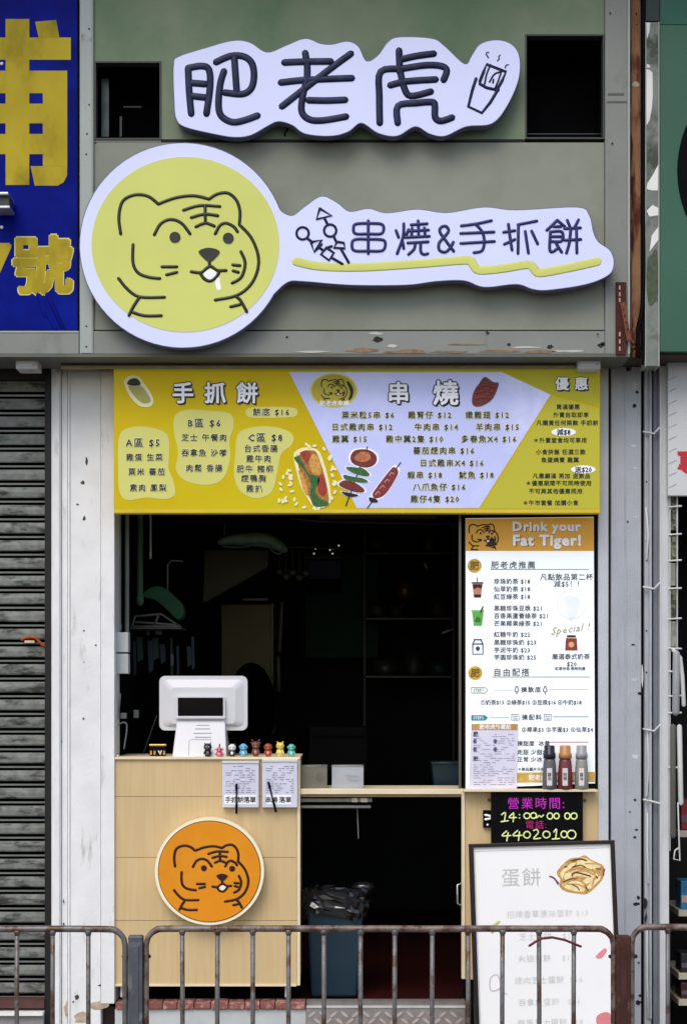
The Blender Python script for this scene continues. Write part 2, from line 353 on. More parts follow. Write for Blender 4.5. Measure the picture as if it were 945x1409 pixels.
# ================================================================== FASCIA
FY = -.25
def fascia():
    t = thing('shop_fascia', 'grey green panelled fascia over the shop with two black window openings', 'shop fascia', (0, FY, Z(490, FY)))
    # upper panel pieces round the two openings
    g = .02
    def pan(a, b, c, d, m): return MB().pbox(a, b, c, d, FY, .02).build('panel', m, t, bevel=.0015)
    MB().plate([(X(a, FY), Z(b, FY)) for a, b in ((130, -160), (831, -160), (831, 47), (722, 47), (722, 191.6), (222.5, 191.6), (222.5, 84), (130, 84))], FY, .02).build('panel', panel_up, t, bevel=.001)
    pan(130, 831, 196, 454, panel_lo)
    MB().pbox(118, 840, -160, 486, FY+.022, .012).build('backing', M('backing', (.10, .11, .10), .8), t) if False else None
    MB().pbox(223, 722, 192.2, 194.8, FY+.004, .02).build('seam', seam_dark, t)
    MB().pbox(130, 222, 192.2, 195.6, FY+.001, .02).build('seam', trim_grey, t)
    # frames of openings
    for a, b, c, d, nm in ((130, 222, 84, 192, 'left'), (722, 831, 47, 191, 'right')):
        mb = MB(); w_ = 2.2
        mb.pbox(a, b, c, c+w_, FY-.004, .05); mb.pbox(a, b, d-w_, d, FY-.004, .05)
        mb.pbox(a, a+w_, c+w_, d-w_, FY-.004, .05); mb.pbox(b-w_, b, c+w_, d-w_, FY-.004, .05)
        fr = mb.build('window_frame', M('frame_dark', srgb(60, 62, 58), .5), t)
        mb = MB()
        mb.pbox(a+w_, b-w_, c+w_, d-w_, FY+.30, .01)
        for q0 in ((a-6, a), (b, b+6)): mb.pbox(q0[0], q0[1], c-6, d+6, FY+.05, .25)
        mb.pbox(a, b, c-6, c, FY+.05, .25); mb.pbox(a, b, d, d+6, FY+.05, .25)
        mb.build('window_recess', black, t)
    gm = M('old_glass_frame', srgb(86, 96, 92), .3, .2, .3, 20)
    MB().pbox(140, 150, 108, 188, FY+.12, .02).build('window_mullion', gm, t)
    MB().pbox(165, 168, 160, 188, FY+.14, .02).build('window_mullion', M('dark_frame2', srgb(40, 46, 44), .4), t)
    MB().pbox(170, 195, 146, 148, FY+.16, .02).build('window_mullion', M('dark_frame2', srgb(40, 46, 44), .4), t)
    MB().pbox(726, 829, 183.5, 185, FY+.1, .02).build('window_mullion', M('dark_frame2', srgb(40, 46, 44), .4), t)
    # trims
    MB().pbox(110, 129, -160, 487, FY-.012, .05).build('trim', trim_lite, t, bevel=.002)
    MB().pbox(112, 127, -160, 486, FY-.016, .004).build('trim_ridge', trim_lite, t, bevel=.001)
    MB().pbox(832, 865, -160, 487, FY-.012, .05).build('trim', trim_grey, t, bevel=.002)
    MB().pbox(863.3, 866, -160, 487, FY-.02, .05).build('trim_lip', trim_lite, t)
    mb = MB().pbox(834, 862, 139, 141.5, FY-.0135, .003); mb.pbox(836, 858, 128, 131, FY-.0135, .003)
    mb.build('crack', M('crack', srgb(92, 98, 90), .7), t)
    MB().pbox(129.5, 831.5, 455.5, 487, FY-.01, .05).build('bottom_beam', trim_grey, t, bevel=.002)
    MB().pbox(-200, 866, 487.3, 491, FY-.022, .24).build('bottom_lip', M('lip', srgb(96, 98, 90), .6), t)
    # soffit and top returns
    MB().box(X(-200, FY), X(1100, FY), FY+.03, .13, Z(488, FY)+.002, Z(486, FY)+.01).build('soffit', M('soffit', srgb(70, 60, 48), .8, 0, .3, 12), t)
    # rivets
    rv = MB().lathe([(.0035, 0), (.0035, .002), (.001, .003)], 0, 0, 0, 8)
    rv = MB()
    for (a, b) in ((124, 42), (124, 146), (121, 186), (120, 214), (121, 330), (120, 450), (120, 478), (133, 199), (841, 199), (838, 20), (821, 461), (330, 460), (668, 457)):
        rv.ball(X(a, FY), FY-.017, Z(b, FY), .0042, 1, .5, 1, n=8, h=4)
    o = rv.build('rivet', M('rivet', srgb(58, 60, 58), .4, .5), t); o['kind'] = 'stuff'
    # peeled paint patches along the beam
    pk = M('peel_brown', srgb(132, 108, 84), .8, 0, .3, 40); pd = M('peel_dark', srgb(34, 34, 32), .8)
    pl = M('peel_light', srgb(188, 186, 176), .8)
    rnd = random.Random(4)
    def blob(cx, cy, rx, ry, m, Y=FY-.0115, nm='peeled_patch'):
        P = [(cx+rx*math.cos(a)*rnd.uniform(.6, 1.2), cy+ry*math.sin(a)*rnd.uniform(.5, 1.25)) for a in [2*math.pi*i/11 for i in range(11)]]
        pshape(nm, P, Y, m, t, closed_smooth=False, dep=.0014)
    for cx, cy, rx, ry, m in ((520, 467, 9, 4, pd), (517, 459, 10, 2, pl), (500, 482, 22, 3.5, pk), (560, 484, 30, 3, pk), (620, 484, 28, 2.2, pk), (690, 483, 40, 2, pk),
                              (745, 484, 24, 2, pk), (780, 483, 22, 1.8, pl), (834, 473, 9, 2.6, pd), (826, 475, 5, 3, pd), (671, 458, 2.5, 2, pd), (540, 476, 8, 2, pl), (640, 474, 26, 1.2, pk), (722, 478, 20, 1.4, pl),
                              (430, 484, 24, 1.5, pl), (395, 464, 2, 1.6, pd), (700, 474, 3, 2, pd), (756, 477, 5, 3, pd)):
        blob(cx, cy, rx, ry, m)
fascia()
# banner beside the fascia
def banner():
    t = thing('shop_banner', 'deep blue vinyl banner with huge yellow characters beside the fascia', 'banner', (X(50, FY), FY, Z(455, FY)))
    Y = FY-.006
    MB().pbox(-260, 108, -160, 454, Y, .01).build('sheet', banner_blue, t)
    MB().pbox(-262, -260.5, -160, 454, Y, .02).build('edge', black, t)
    k = 3.065
    def P(name, pts, dy=0): pshape('character', [(a/k, b/k) for a, b in pts], Y-.0015-dy, banner_yel, t, closed_smooth=False)
    def rc(a, b, c, d): P('c', [(a, c), (b, c), (b, d), (a, d)])
    mb = MB()
    def r_(a, b, c, d): mb.pbox(a/k, b/k, c/k, d/k, Y-.0015, .001)
    r_(25, 125, 80, 158); r_(-210, 300, 158, 252); r_(25, 125, 252, 298); r_(-160, 285, 298, 393)
    for c, d in ((437, 520), (565, 650)): r_(-160, 285, c, d)
    for a, b in ((-160, -60), (25, 125), (182, 285)):
        for c, d in ((393, 437), (520, 565)): r_(a, b, c, d)
    for a, b in ((-160, -60), (25, 125)): r_(a, b, 650, 780)
    for a, b in ((182, 285),): r_(a, b, 650, 700)
    ob = mb.build('character', banner_yel, t)
    def pl(pts): pshape('stroke', [(a/k, b/k) for a, b in pts], Y-.0015, banner_yel, t, closed_smooth=False, dep=.001)
    pl([(150, 92), (238, 84), (252, 157.5), (164, 157.5)])
    pl([(130, 700.5), (285, 700.5), (284, 740), (270, 768), (245, 783), (148, 783)])
    # pale cut edge round the character
    text('號', 59, 366, 82, Y-.0012, M('banner_edge', srgb(214, 204, 120), .5), t, bold=.052, name='lettering_edge')
    text('號', 59, 366, 80, Y-.002, banner_yel, t, bold=.042, name='character')
    text('7', -8, 366, 84, Y-.002, banner_yel, t, bold=.05, name='character')
    # folds in the vinyl
    fm = M('banner_fold', srgb(24, 46, 176), .3)
    for pts in ([(158, 1235), (165, 1235), (235, 1385), (215, 1385)], [(200, 1240), (206, 1240), (268, 1388), (258, 1388)], [(175, 1262), (178, 1262), (190, 1330), (184, 1330)]):
        mb = MB(); (a, b) = pts[0]; (c, d) = pts[2]
        mb.tube([(X(a/k, Y), Y+.001, Z(b/k, Y)), (X((a+c)/2/k, Y), Y+.0005, Z((b+d)/2/k, Y)), (X(c/k, Y), Y+.001, Z(d/k, Y))], .012, 8, .25, cap=True)
        mb.build('fold', banner_blue, t)
    g = MB().pbox(-12, 1, 330, 332, Y-.003, .003)
    # frame below
    fr = thing('fascia_beam', 'grey painted metal beam under the blue banner', 'beam', (X(50, FY), FY, Z(490, FY)))
    MB().pbox(-200, 109, 455.5, 487, FY-.008, .05).build('beam', trim_grey, fr, bevel=.002)
    MB().pbox(-200, 109, 455.2, 457.5, FY-.0105, .05).build('beam_edge', trim_lite, fr)
    MB().pbox(-262, 109.5, -160, 486, FY+.045, .03).build('backing_panel', trim_grey, fr)
    MB().pbox(106.5, 110, -160, 455, FY-.012, .05).build('edge_strip', black, fr)
    s = thing('spotlight', 'small silver spotlight clamped on the blue banner', 'spotlight', (X(3, FY), FY-.05, Z(274, FY)))
    sm = M('spot_silver', srgb(190, 192, 194), .3, .6)
    MB().pbox(-14, 12, 264, 268, FY-.14, .12).build('hood', sm, s, bevel=.003)
    MB().pbox(-14, 13.5, 268, 283, FY-.12, .08).build('body', M('spot_dark', srgb(60, 62, 60), .4, .3), s, bevel=.003)
    MB().pbox(-14, 14, 283, 286.5, FY-.125, .1).build('base', sm, s, bevel=.002)
    MB().pbox(-30, -12, 272, 278, FY-.09, .09).build('arm', sm, s)
    for (a, b) in ((3, 88), (3, 313)):
        o = MB().ball(X(a, Y), Y-.003, Z(b, Y), .0075, 1, .6, 1).build('bolt', peel, t)
banner()
# ================================================================== BIG SIGNS
def sign_one():
    Yf = FY-.08
    t = thing('lightbox_sign', 'white cloud shaped light box sign reading 肥老虎 in navy characters with a takeaway cup', 'shop sign', (X(477, FY), FY-.05, Z(188, FY)))
    out = [(239, 90), (246, 78), (283, 66), (320, 56), (344, 58.5), (367.5, 72), (394, 62.5), (420, 53), (441, 60), (457, 61), (478, 57), (493, 64), (504, 84), (520, 76), (533, 58.5), (549, 51), (594, 53), (612, 64), (639, 88), (649, 76), (660, 61), (681, 55), (702, 60), (714, 77), (713, 109), (697, 146), (676, 170), (641, 174), (612, 187), (591, 184), (571, 174), (546, 187), (520, 183), (497, 169), (479, 181), (455, 187), (420, 184), (402, 172), (383, 167), (367.5, 173.6), (346, 185.5), (325, 188.7), (301, 185.5), (256, 175), (243, 164), (240, 140)]
    P = cr(out, True, 5)
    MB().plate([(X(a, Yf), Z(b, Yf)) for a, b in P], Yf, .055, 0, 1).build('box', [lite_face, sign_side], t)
    P2 = P+[P[0]]
    mb = MB(); mb.tube([(X(a, Yf), Yf+.002, Z(b, Yf)) for a, b in P2], .0026, 6, 1, cap=False); mb.build('rim', sign_side, t)
    MB().box(X(300), X(310), Yf+.055, FY, Z(120, FY), Z(126, FY)).build('standoff', sign_side, t)
    MB().box(X(630), X(640), Yf+.055, FY, Z(120, FY), Z(126, FY)).build('standoff', sign_side, t)
    A = (230, 40, 3.78); B = (480, 40, 3.78); w_ = 9.6
    fat = [[(110, 203), (115, 320), (126, 440)], [(110, 203), (180, 192), (218, 212), (224, 300), (205, 440)], [(128, 280), (200, 286)], [(128, 348), (200, 356)],
           [(255, 172), (330, 140), (400, 143), (442, 180), (452, 250), (436, 310), (390, 338), (300, 330)], [(350, 152), (362, 325)],
           [(296, 220), (276, 290), (268, 400), (285, 455), (340, 484), (400, 475), (470, 450)]]
    old = [[(610, 174), (700, 170), (850, 168)], [(718, 125), (728, 190), (728, 262)], [(592, 278), (720, 265), (960, 255)], [(955, 128), (870, 190), (740, 290), (597, 402)],
           [(725, 270), (705, 350), (700, 430), (740, 470), (810, 475), (930, 455)], [(735, 370), (830, 372), (925, 368)]]
    tig = [[(260, 112), (262, 170), (264, 225)], [(275, 157), (350, 140), (440, 128)], [(160, 488), (158, 350), (165, 222), (280, 205), (400, 188), (478, 192), (508, 215), (492, 264)],
           [(215, 292), (300, 272), (450, 262)], [(268, 225), (285, 300), (320, 348), (425, 325)], [(253, 488), (255, 400), (350, 385), (432, 380), (446, 400), (448, 460), (480, 478), (535, 460)]]
    for ls, o_ in ((fat, A), (old, A), (tig, B)):
        strokes('character', [q(l, *o_) for l in ls], w_, Yf-.001, navy_tube, t, .4, 12)
    cup = [[(660, 258), (640, 320), (620, 403), (690, 436), (735, 380), (775, 312)], [(680, 272), (698, 225), (715, 183), (815, 222), (795, 270), (770, 312)], [(680, 285), (715, 305), (775, 318)]]
    strokes('cup_drawing', [q(l, *B) for l in cup], 4.4, Yf-.001, navy, t, .4, 8, smooth=False)
    fr = [[(735, 185), (715, 235), (705, 285)], [(790, 222), (755, 235), (730, 275)], [(790, 225), (775, 270), (760, 305)], [(750, 262), (748, 280)], [(735, 190), (800, 220)], [(745, 195), (780, 212)]]
    strokes('cup_filling', [q(l, *B) for l in fr], 2.6, Yf-.001, navy, t, .4, 8)
    st = [[(725, 120), (712, 128), (725, 150)], [(785, 135), (778, 145), (780, 155), (770, 165)], [(828, 185), (815, 190), (812, 202)]]
    strokes('steam_mark', [q(l, *B) for l in st], 1.8, Yf-.001, navy, t, .4, 8)
    strokes('cable', [q([(610, 505), (625, 520), (612, 540), (612, 555)], *A)], 2, FY-.004, black, t, 1)
sign_one()
def sign_two():
    Yf = FY-.085
    t = thing('lightbox_sign', 'white round light box sign with yellow disc and tiger, its tail reading 串燒&手抓餅', 'shop sign', (X(400, FY), FY-.05, Z(478, FY)))
    cx, cy, rx, ry = 252, 337.5, 142, 141
    a0 = math.atan2(67/ry, math.sqrt(1-(67/ry)**2)); a1 = 2*math.pi-math.asin(49.5/ry)
    arc = [(cx+rx*math.cos(a0+(a1-a0)*i/60), cy+ry*math.sin(a0+(a1-a0)*i/60)) for i in range(61)]
    tail = [(392, 294), (404, 296), (421, 283), (443, 270), (464, 279), (481, 291), (507, 287), (532, 293), (573, 288), (603, 292), (622, 292), (666, 285), (710, 289), (793, 285), (810, 296), (816, 320), (823, 333), (839, 345), (844, 362), (837, 378), (806, 391), (754, 399), (732, 397.6), (710, 391), (666, 395), (638, 386), (600, 387), (558, 392), (481, 392), (418, 387), (396, 388)]
    tl = cr([arc[-1]]+tail+[arc[0]], False, 5)
    P = arc[:-1]+tl[:-1]
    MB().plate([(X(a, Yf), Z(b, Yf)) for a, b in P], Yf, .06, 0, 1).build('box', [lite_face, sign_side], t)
    mb = MB(); mb.tube([(X(a, Yf), Yf+.002, Z(b, Yf)) for a, b in P+[P[0]]], .0026, 6, 1, cap=False); mb.build('rim', sign_side, t)
    for a in (200, 300, 600, 760): MB().box(X(a), X(a+10), Yf+.06, FY, Z(340, FY), Z(346, FY)).build('standoff', sign_side, t)
    MB().plate([(X(a, Yf), Z(b, Yf)) for a, b in ell(255.3, 336.5, 129, 120.5, 72)], Yf-.002, .002).build('yellow_disc', sign_yel, t)
    tiger(255.3, 336.5, 1/2.3625, 4.5, Yf-.003, line_dark, t, .6, print_white)
    pshape('drool', q([(700, 478), (712, 476), (716, 495), (718, 514), (708, 518), (702, 505)], 0, 180, 2.3625), Yf-.003, print_white, t)
    A = (380, 260, 3.9375); Bq = (600, 260, 3.635); C = (380, 250, 1.6726)
    chars = {
     'skewer': (A, [[(498, 172), (498, 350)], [(430, 190), (500, 186), (568, 190), (582, 215), (566, 242), (500, 243), (430, 242), (418, 216), (430, 190)], [(424, 274), (500, 272), (578, 276), (590, 305), (572, 334), (500, 336), (424, 334), (410, 304), (424, 274)]]),
     'roast': (A, [[(690, 188), (686, 260), (654, 350)], [(648, 225), (662, 262)], [(716, 220), (704, 248)], [(684, 285), (690, 322)], [(768, 172), (770, 212)], [(730, 194), (816, 188)], [(712, 228), (824, 222)], [(735, 212), (732, 258)], [(770, 222), (770, 258)], [(802, 210), (806, 256)], [(698, 262), (828, 256)], [(712, 292), (822, 286)], [(752, 292), (746, 325), (716, 354)], [(782, 290), (782, 338), (798, 354), (820, 350)]]),
     'and': (C, [[(408, 160), (390, 136), (376, 115), (380, 104), (391, 103), (396, 114), (385, 128), (374, 142), (375, 157), (388, 162), (400, 152), (407, 139)]]),
     'hand': (Bq, [[(125, 184), (200, 174), (275, 158)], [(122, 222), (288, 215)], [(122, 272), (290, 262)], [(196, 176), (228, 212), (240, 262), (228, 308), (188, 318)]]),
     'grab': (Bq, [[(360, 176), (368, 240), (378, 305)], [(336, 216), (392, 208)], [(340, 276), (392, 252)], [(408, 178), (502, 160)], [(410, 182), (408, 322)], [(444, 212), (460, 320)], [(476, 210), (506, 274)]]),
     'cake': (Bq, [[(604, 156), (552, 206)], [(604, 156), (642, 188)], [(584, 188), (622, 188)], [(572, 214), (622, 212), (634, 236), (622, 262), (574, 262)], [(574, 238), (628, 238)], [(570, 214), (566, 300), (580, 314), (604, 298)], [(596, 268), (626, 316)], [(654, 156), (668, 190)], [(710, 154), (692, 190)], [(640, 198), (720, 194)], [(642, 256), (722, 252)], [(672, 196), (664, 270), (650, 320)], [(700, 196), (702, 320)]])}
    for nm, (o_, ls) in chars.items():
        strokes('character', [q(l, *o_) for l in ls], 4.3, Yf-.002, M('navy_text', srgb(18, 22, 92), .4), t, .5, 8)
    ic = [[(236, 106), (300, 144), (218, 164), (236, 106)], [(262, 160), (280, 195)], [(310, 255), (326, 288)], [(330, 286), (366, 292), (372, 322), (312, 318), (330, 286)], [(166, 266), (196, 288)],
          [(188, 288), (246, 276), (206, 342), (188, 288)], [(226, 312), (250, 330)], [(272, 318), (312, 346), (286, 386), (242, 354), (272, 318)], [(300, 372), (358, 406)], [(350, 324), (392, 398)], [(300, 310), (270, 320)], [(245, 300), (215, 330)]]
    for l in ic: strokes('kebab_stroke', [q(l, *A)], 3.8, Yf-.002, navy, t, .5, 8, smooth=False)
    for cc in ((143, 240), (292, 225)): e = ell(*cc, 33, 33, 12); strokes('kebab_ring', [q(e+e[:1], *A)], 3.4, Yf-.002, navy, t, .5, 8)
    sw = q([(46, 184), (100, 195), (200, 197), (330, 189), (436, 181), (452, 190), (466, 204), (520, 200), (578, 191), (592, 200), (606, 210), (670, 199), (738, 184)], *C)
    strokes('yellow_swoosh', [sw], 12, Yf-.0002, sign_yel, t, .06, 8)
sign_two()
# ================================================================== MENU LIGHT BOARD
def menu_board():
    Yf = -.12
    t = thing('menu_board', 'wide yellow and lavender menu board reading 手抓餅 and 串燒 above the counter', 'menu board', (X(490, Yf), Yf, Z(705, Yf)))
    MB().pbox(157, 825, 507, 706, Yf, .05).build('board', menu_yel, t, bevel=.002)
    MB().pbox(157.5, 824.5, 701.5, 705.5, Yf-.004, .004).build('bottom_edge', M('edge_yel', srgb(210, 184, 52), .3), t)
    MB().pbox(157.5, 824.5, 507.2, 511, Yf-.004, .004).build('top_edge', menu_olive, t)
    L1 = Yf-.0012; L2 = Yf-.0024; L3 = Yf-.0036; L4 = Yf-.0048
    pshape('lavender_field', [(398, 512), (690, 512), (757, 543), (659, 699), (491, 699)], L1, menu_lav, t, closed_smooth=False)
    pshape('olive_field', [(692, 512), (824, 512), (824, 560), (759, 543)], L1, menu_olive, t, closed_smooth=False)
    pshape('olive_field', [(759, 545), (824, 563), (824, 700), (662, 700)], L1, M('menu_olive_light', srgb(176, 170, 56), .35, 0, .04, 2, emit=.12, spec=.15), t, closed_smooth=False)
    mid = (150, 495, 2.7)
    blobs = [[(40, 280), (90, 250), (160, 252), (215, 275), (225, 330), (222, 400), (240, 450), (245, 500), (210, 518), (140, 512), (70, 522), (40, 490), (35, 400)],
             [(245, 210), (290, 186), (380, 190), (450, 200), (464, 245), (448, 300), (450, 370), (425, 440), (370, 465), (290, 452), (250, 410), (258, 340), (242, 270)],
             [(480, 275), (540, 250), (620, 250), (680, 275), (680, 315), (640, 350), (625, 420), (605, 490), (550, 515), (490, 490), (465, 430), (470, 350)],
             [(508, 195), (525, 178), (600, 175), (685, 178), (700, 195), (685, 212), (600, 216), (525, 214)]]
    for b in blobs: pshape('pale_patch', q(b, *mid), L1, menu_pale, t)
    def tt(s, a, b, h=9.5, c='CENTER', m=print_dark, bold=.029, sp=1.3, **k): glow_text(s, a, b, h*1.05, L3, m, menu_cream, t, b2=.085, al=c, bold=bold, sp=sp, **k)
    def ttl(s, a, b, h, sp=1.4):
        if len(s) > 1:
            for i, c_ in enumerate(s): ttl(c_, a+(i-(len(s)-1)/2)*h*sp*.98, b, h)
            return
        text(s, a+1.6, b+1.8, h, L2, print_black, t, bold=.06, sp=sp, name='lettering_shadow'); text(s, a, b, h, L2-.0006, print_black, t, bold=.085, sp=sp, name='lettering_shadow')
        text(s, a, b, h, L3-.001, print_white, t, bold=.03, sp=sp)
    ttl('手抓餅', 296, 541, 29, 1.55)
    ttl('串', 548, 541, 30); ttl('燒', 613, 541, 34); ttl('優惠', 786, 528, 18, 1.5)
    tt('餅底 $16', 373, 567, 10, sp=1.3)
    tt('A區 $5', 197, 609, 12, sp=1.3); tt('雞蛋 生菜', 199, 629); tt('粟米 蕃茄', 202, 649); tt('素肉 鳳梨', 204, 671)
    tt('B區 $6', 281, 582, 12, sp=1.3); tt('芝士 午餐肉', 281, 602); tt('吞拿魚 沙嗲', 281, 623); tt('肉鬆 香腸', 281, 644)
    tt('C區 $8', 365, 602, 12, sp=1.3); tt('台式香腸', 359, 617); tt('雞牛肉', 356, 631); tt('肥牛 豬柳', 351, 645); tt('煙鴨胸', 349, 658); tt('雞扒', 350, 672)
    rows = [(571, [('粟米粒5串 $6', 506), ('雞腎仔 $12', 591), ('嫩雞翅 $12', 670)]), (587.5, [('日式雞肉串 $12', 498), ('牛肉串 $14', 600), ('羊肉串 $15', 684)]),
            (604, [('雞翼 $15', 481), ('雞中翼2隻 $10', 570), ('多春魚X4 $16', 672)]), (620, [('蕃茄煙肉串 $16', 610)]), (637, [('日式雞串X4 $16', 621)]),
            (653.5, [('蝦串 $18', 584), ('魷魚 $18', 655)]), (670, [('八爪魚仔 $16', 604)]), (686.5, [('雞仔4隻 $20', 598)])]
    for y, rr in rows:
        for s, x in rr: tt(s, x, y, 9.6)
    sm = [(560, '買滿優惠', 781), (571, '外賣自取即享', 785), (582, '凡購買任何兩款 手抓餅', 780), (606, '＊外賣堂食均可享用', 770), (622, '小食拼盤 任選三款', 771), (633, '魚蛋燒賣 雞翼', 770), (655, '凡惠顧滿 再加 送飲品', 772), (665, '＊優惠期間不可同時使用', 768), (676, '不可與其他優惠同用', 764), (692, '＊午市套餐 加購小食', 757)]
    for y, s, x in sm: text(s, x, y, 7.4, L2, print_dark, t, bold=.03, sp=1.15)
    for s, x, y in (('減$8', 775, 594.5), ('送$20', 802, 646)):
        pshape('price_bubble', ell(x, y, 17, 5.6, 20), L2, print_white, t, closed_smooth=False); text(s, x, y, 9, L4, print_black, t, bold=.02)
    # pictures
    pshape('wrap_picture', ell(190, 538, 1, 1, 4) and q([(58, 75), (80, 58), (110, 62), (130, 85), (160, 130), (165, 160), (150, 175), (115, 172), (85, 145), (62, 105)], *mid), L2, menu_cream, t)
    pshape('wrap_body', q([(72, 100), (95, 92), (122, 98), (152, 140), (152, 158), (125, 160), (98, 138)], *mid), L3, M('wrap_green', srgb(178, 172, 96), .5), t)
    pshape('wrap_filling', q([(68, 90), (80, 72), (105, 70), (118, 90), (95, 96)], *mid), L3, print_dark, t)
    red = M('chili_red', srgb(150, 50, 24), .4, 0, .4, 160); brn = M('meat', srgb(110, 40, 34), .4, 0, .5, 150); grn = M('pepper', srgb(48, 96, 40), .4, 0, .5, 120); org = M('taco', srgb(170, 110, 40), .4, 0, .6, 130)
    pw = print_white
    z4 = (370, 590, 4.725); z6 = (480, 495, 2.625)
    pshape('meat_picture', q([(448, 120), (470, 85), (490, 62), (520, 80), (540, 85), (530, 120), (510, 150), (470, 170), (445, 160)], *z6), L2, brn, t)
    for i, pts in enumerate([[(462, 100), (490, 90), (520, 96)], [(458, 120), (490, 112), (520, 118)], [(455, 140), (485, 134), (510, 138)]]): strokes('meat_gloss', [q(pts, *z6)], 3, L3, red, t, .2)
    pshape('taco_outline', q([(160, 170), (200, 130), (260, 120), (320, 140), (350, 200), (380, 300), (400, 400), (400, 480), (350, 512), (290, 508), (250, 450), (210, 380), (180, 280)], *z4), L2, menu_cream, t)
    pshape('taco_filling', q([(180, 180), (220, 145), (300, 145), (335, 220), (365, 320), (385, 420), (385, 475), (340, 500), (300, 495), (260, 440), (220, 340)], *z4), L3, org, t)
    pshape('taco_leaf', q([(165, 195), (195, 180), (225, 225), (260, 290), (320, 310), (325, 350), (300, 400), (330, 450), (390, 480), (360, 505), (290, 498), (268, 420), (270, 350), (230, 270)], *z4), L4, grn, t)
    pshape('taco_shell', q([(190, 270), (215, 290), (240, 350), (255, 410), (245, 430), (222, 390), (205, 330)], *z4), L4, M('shell', srgb(206, 150, 66), .4, 0, .3, 120), t); pshape('taco_shell', q([(262, 200), (290, 165), (320, 190), (340, 260), (330, 300), (290, 290), (265, 250)], *z4), L4, M('shell', (1, 1, 1)), t)
    pshape('taco_meat', q([(200, 160), (245, 140), (270, 170), (250, 230), (235, 210)], *z4), L4, red, t); pshape('taco_meat', q([(320, 320), (350, 300), (375, 400), (350, 440), (320, 400)], *z4), L4, red, t)
    rnd = random.Random(2)
    mb = MB()
    for i in range(46):
        a = rnd.random()*2*math.pi; ex = 285+rnd.uniform(.95, 1.15)*145*math.cos(a)*(.9 if math.sin(a) < 0 else 1); ez = 315+rnd.uniform(.95, 1.1)*205*math.sin(a)
        if i > 34: ex = rnd.uniform(60, 190); ez = rnd.uniform(250, 400) if i < 41 else rnd.uniform(450, 490)
        (u, v), = q([(ex, ez)], *z4); g = rnd.uniform(0, 3.1)
        mb.plate([(X(u+3.4*math.cos(b)*math.cos(g)-1.9*math.sin(b)*math.sin(g), L3), Z(v+3.4*math.cos(b)*math.sin(g)+1.9*math.sin(b)*math.cos(g), L3)) for b in [2*math.pi*j/7 for j in range(7)]], L3-i*.00003, .0005)
    o = mb.build('corn_print', menu_cream, t); o['kind'] = 'stuff'
    def pic(nm, pts, m, grow=1):
        c = (sum(p[0] for p in pts)/len(pts), sum(p[1] for p in pts)/len(pts))
        pshape(nm+'_edge', q([(c[0]+(a-c[0])*1.14, c[1]+(b-c[1])*1.14) for a, b in pts], *z4), L2, pw, t); pshape(nm, q(pts, *z4), L3, m, t)
    strokes('skewer_stick', [q([(640, 118), (500, 500)], *z4)], 1.6, L2, print_black, t, .2)
    pic('mushroom', [(530, 180), (560, 140), (640, 135), (695, 170), (695, 220), (650, 250), (590, 245), (540, 220)], brn)
    pshape('mushroom_cap', q([(555, 185), (600, 150), (650, 160), (660, 195), (620, 215), (575, 210)], *z4), L4, M('mush', srgb(184, 110, 70), .4, 0, .3, 100), t)
    pic('pepper_slice', [(500, 250), (560, 250), (620, 262), (655, 300), (620, 308), (540, 285)], grn); pic('pepper_slice', [(485, 300), (540, 310), (610, 322), (645, 345), (600, 350), (500, 330)], grn)
    pic('kebab_meat', [(455, 365), (490, 335), (560, 350), (620, 395), (600, 415), (520, 400)], brn); pic('kebab_meat', [(470, 410), (520, 415), (580, 430), (560, 442), (510, 440)], print_black)
    strokes('skewer_stick', [q([(855, 220), (640, 515)], *z4)], 1.8, L2, M('stick', srgb(40, 60, 40)), t, .2)
    pic('sausage', [(790, 265), (815, 250), (838, 270), (830, 310), (760, 420), (700, 452), (672, 430), (700, 380)], M('sausage', srgb(124, 38, 42), .35, 0, .3, 60))
    for (a, b) in ((795, 290), (765, 335), (735, 375), (705, 415)): strokes('sausage_cut', [q([(a-14, b+14), (a+4, b-6), (a+16, b+6)], *z4)], 1.3, L4, M('cut', srgb(214, 150, 140)), t, .2)
    pic('sausage_end', [(650, 445), (700, 460), (705, 478), (660, 476)], print_black)
    # little emblem
    pshape('emblem_disc', ell(459, 537, 33, 24, 36), L2, menu_pale, t, closed_smooth=False)
    pshape('emblem_disc', ell(459, 537, 30.5, 22, 36), L3, M('emb_y', srgb(186, 168, 40), .4, emit=.03), t, closed_smooth=False)
    tiger(459, 535, .078, 1.5, L4, print_dark, t, .2, print_white, n=5)
    text('肥老虎串燒', 460, 555, 7.5, L4-.001, print_white, t, bold=.03, sp=1.1)
    pshape('kebab_mark', q([(330, 110), (350, 115), (370, 160), (360, 205), (340, 215), (352, 170)], 400, 500, 4.3), L4, print_black, t)
menu_board()
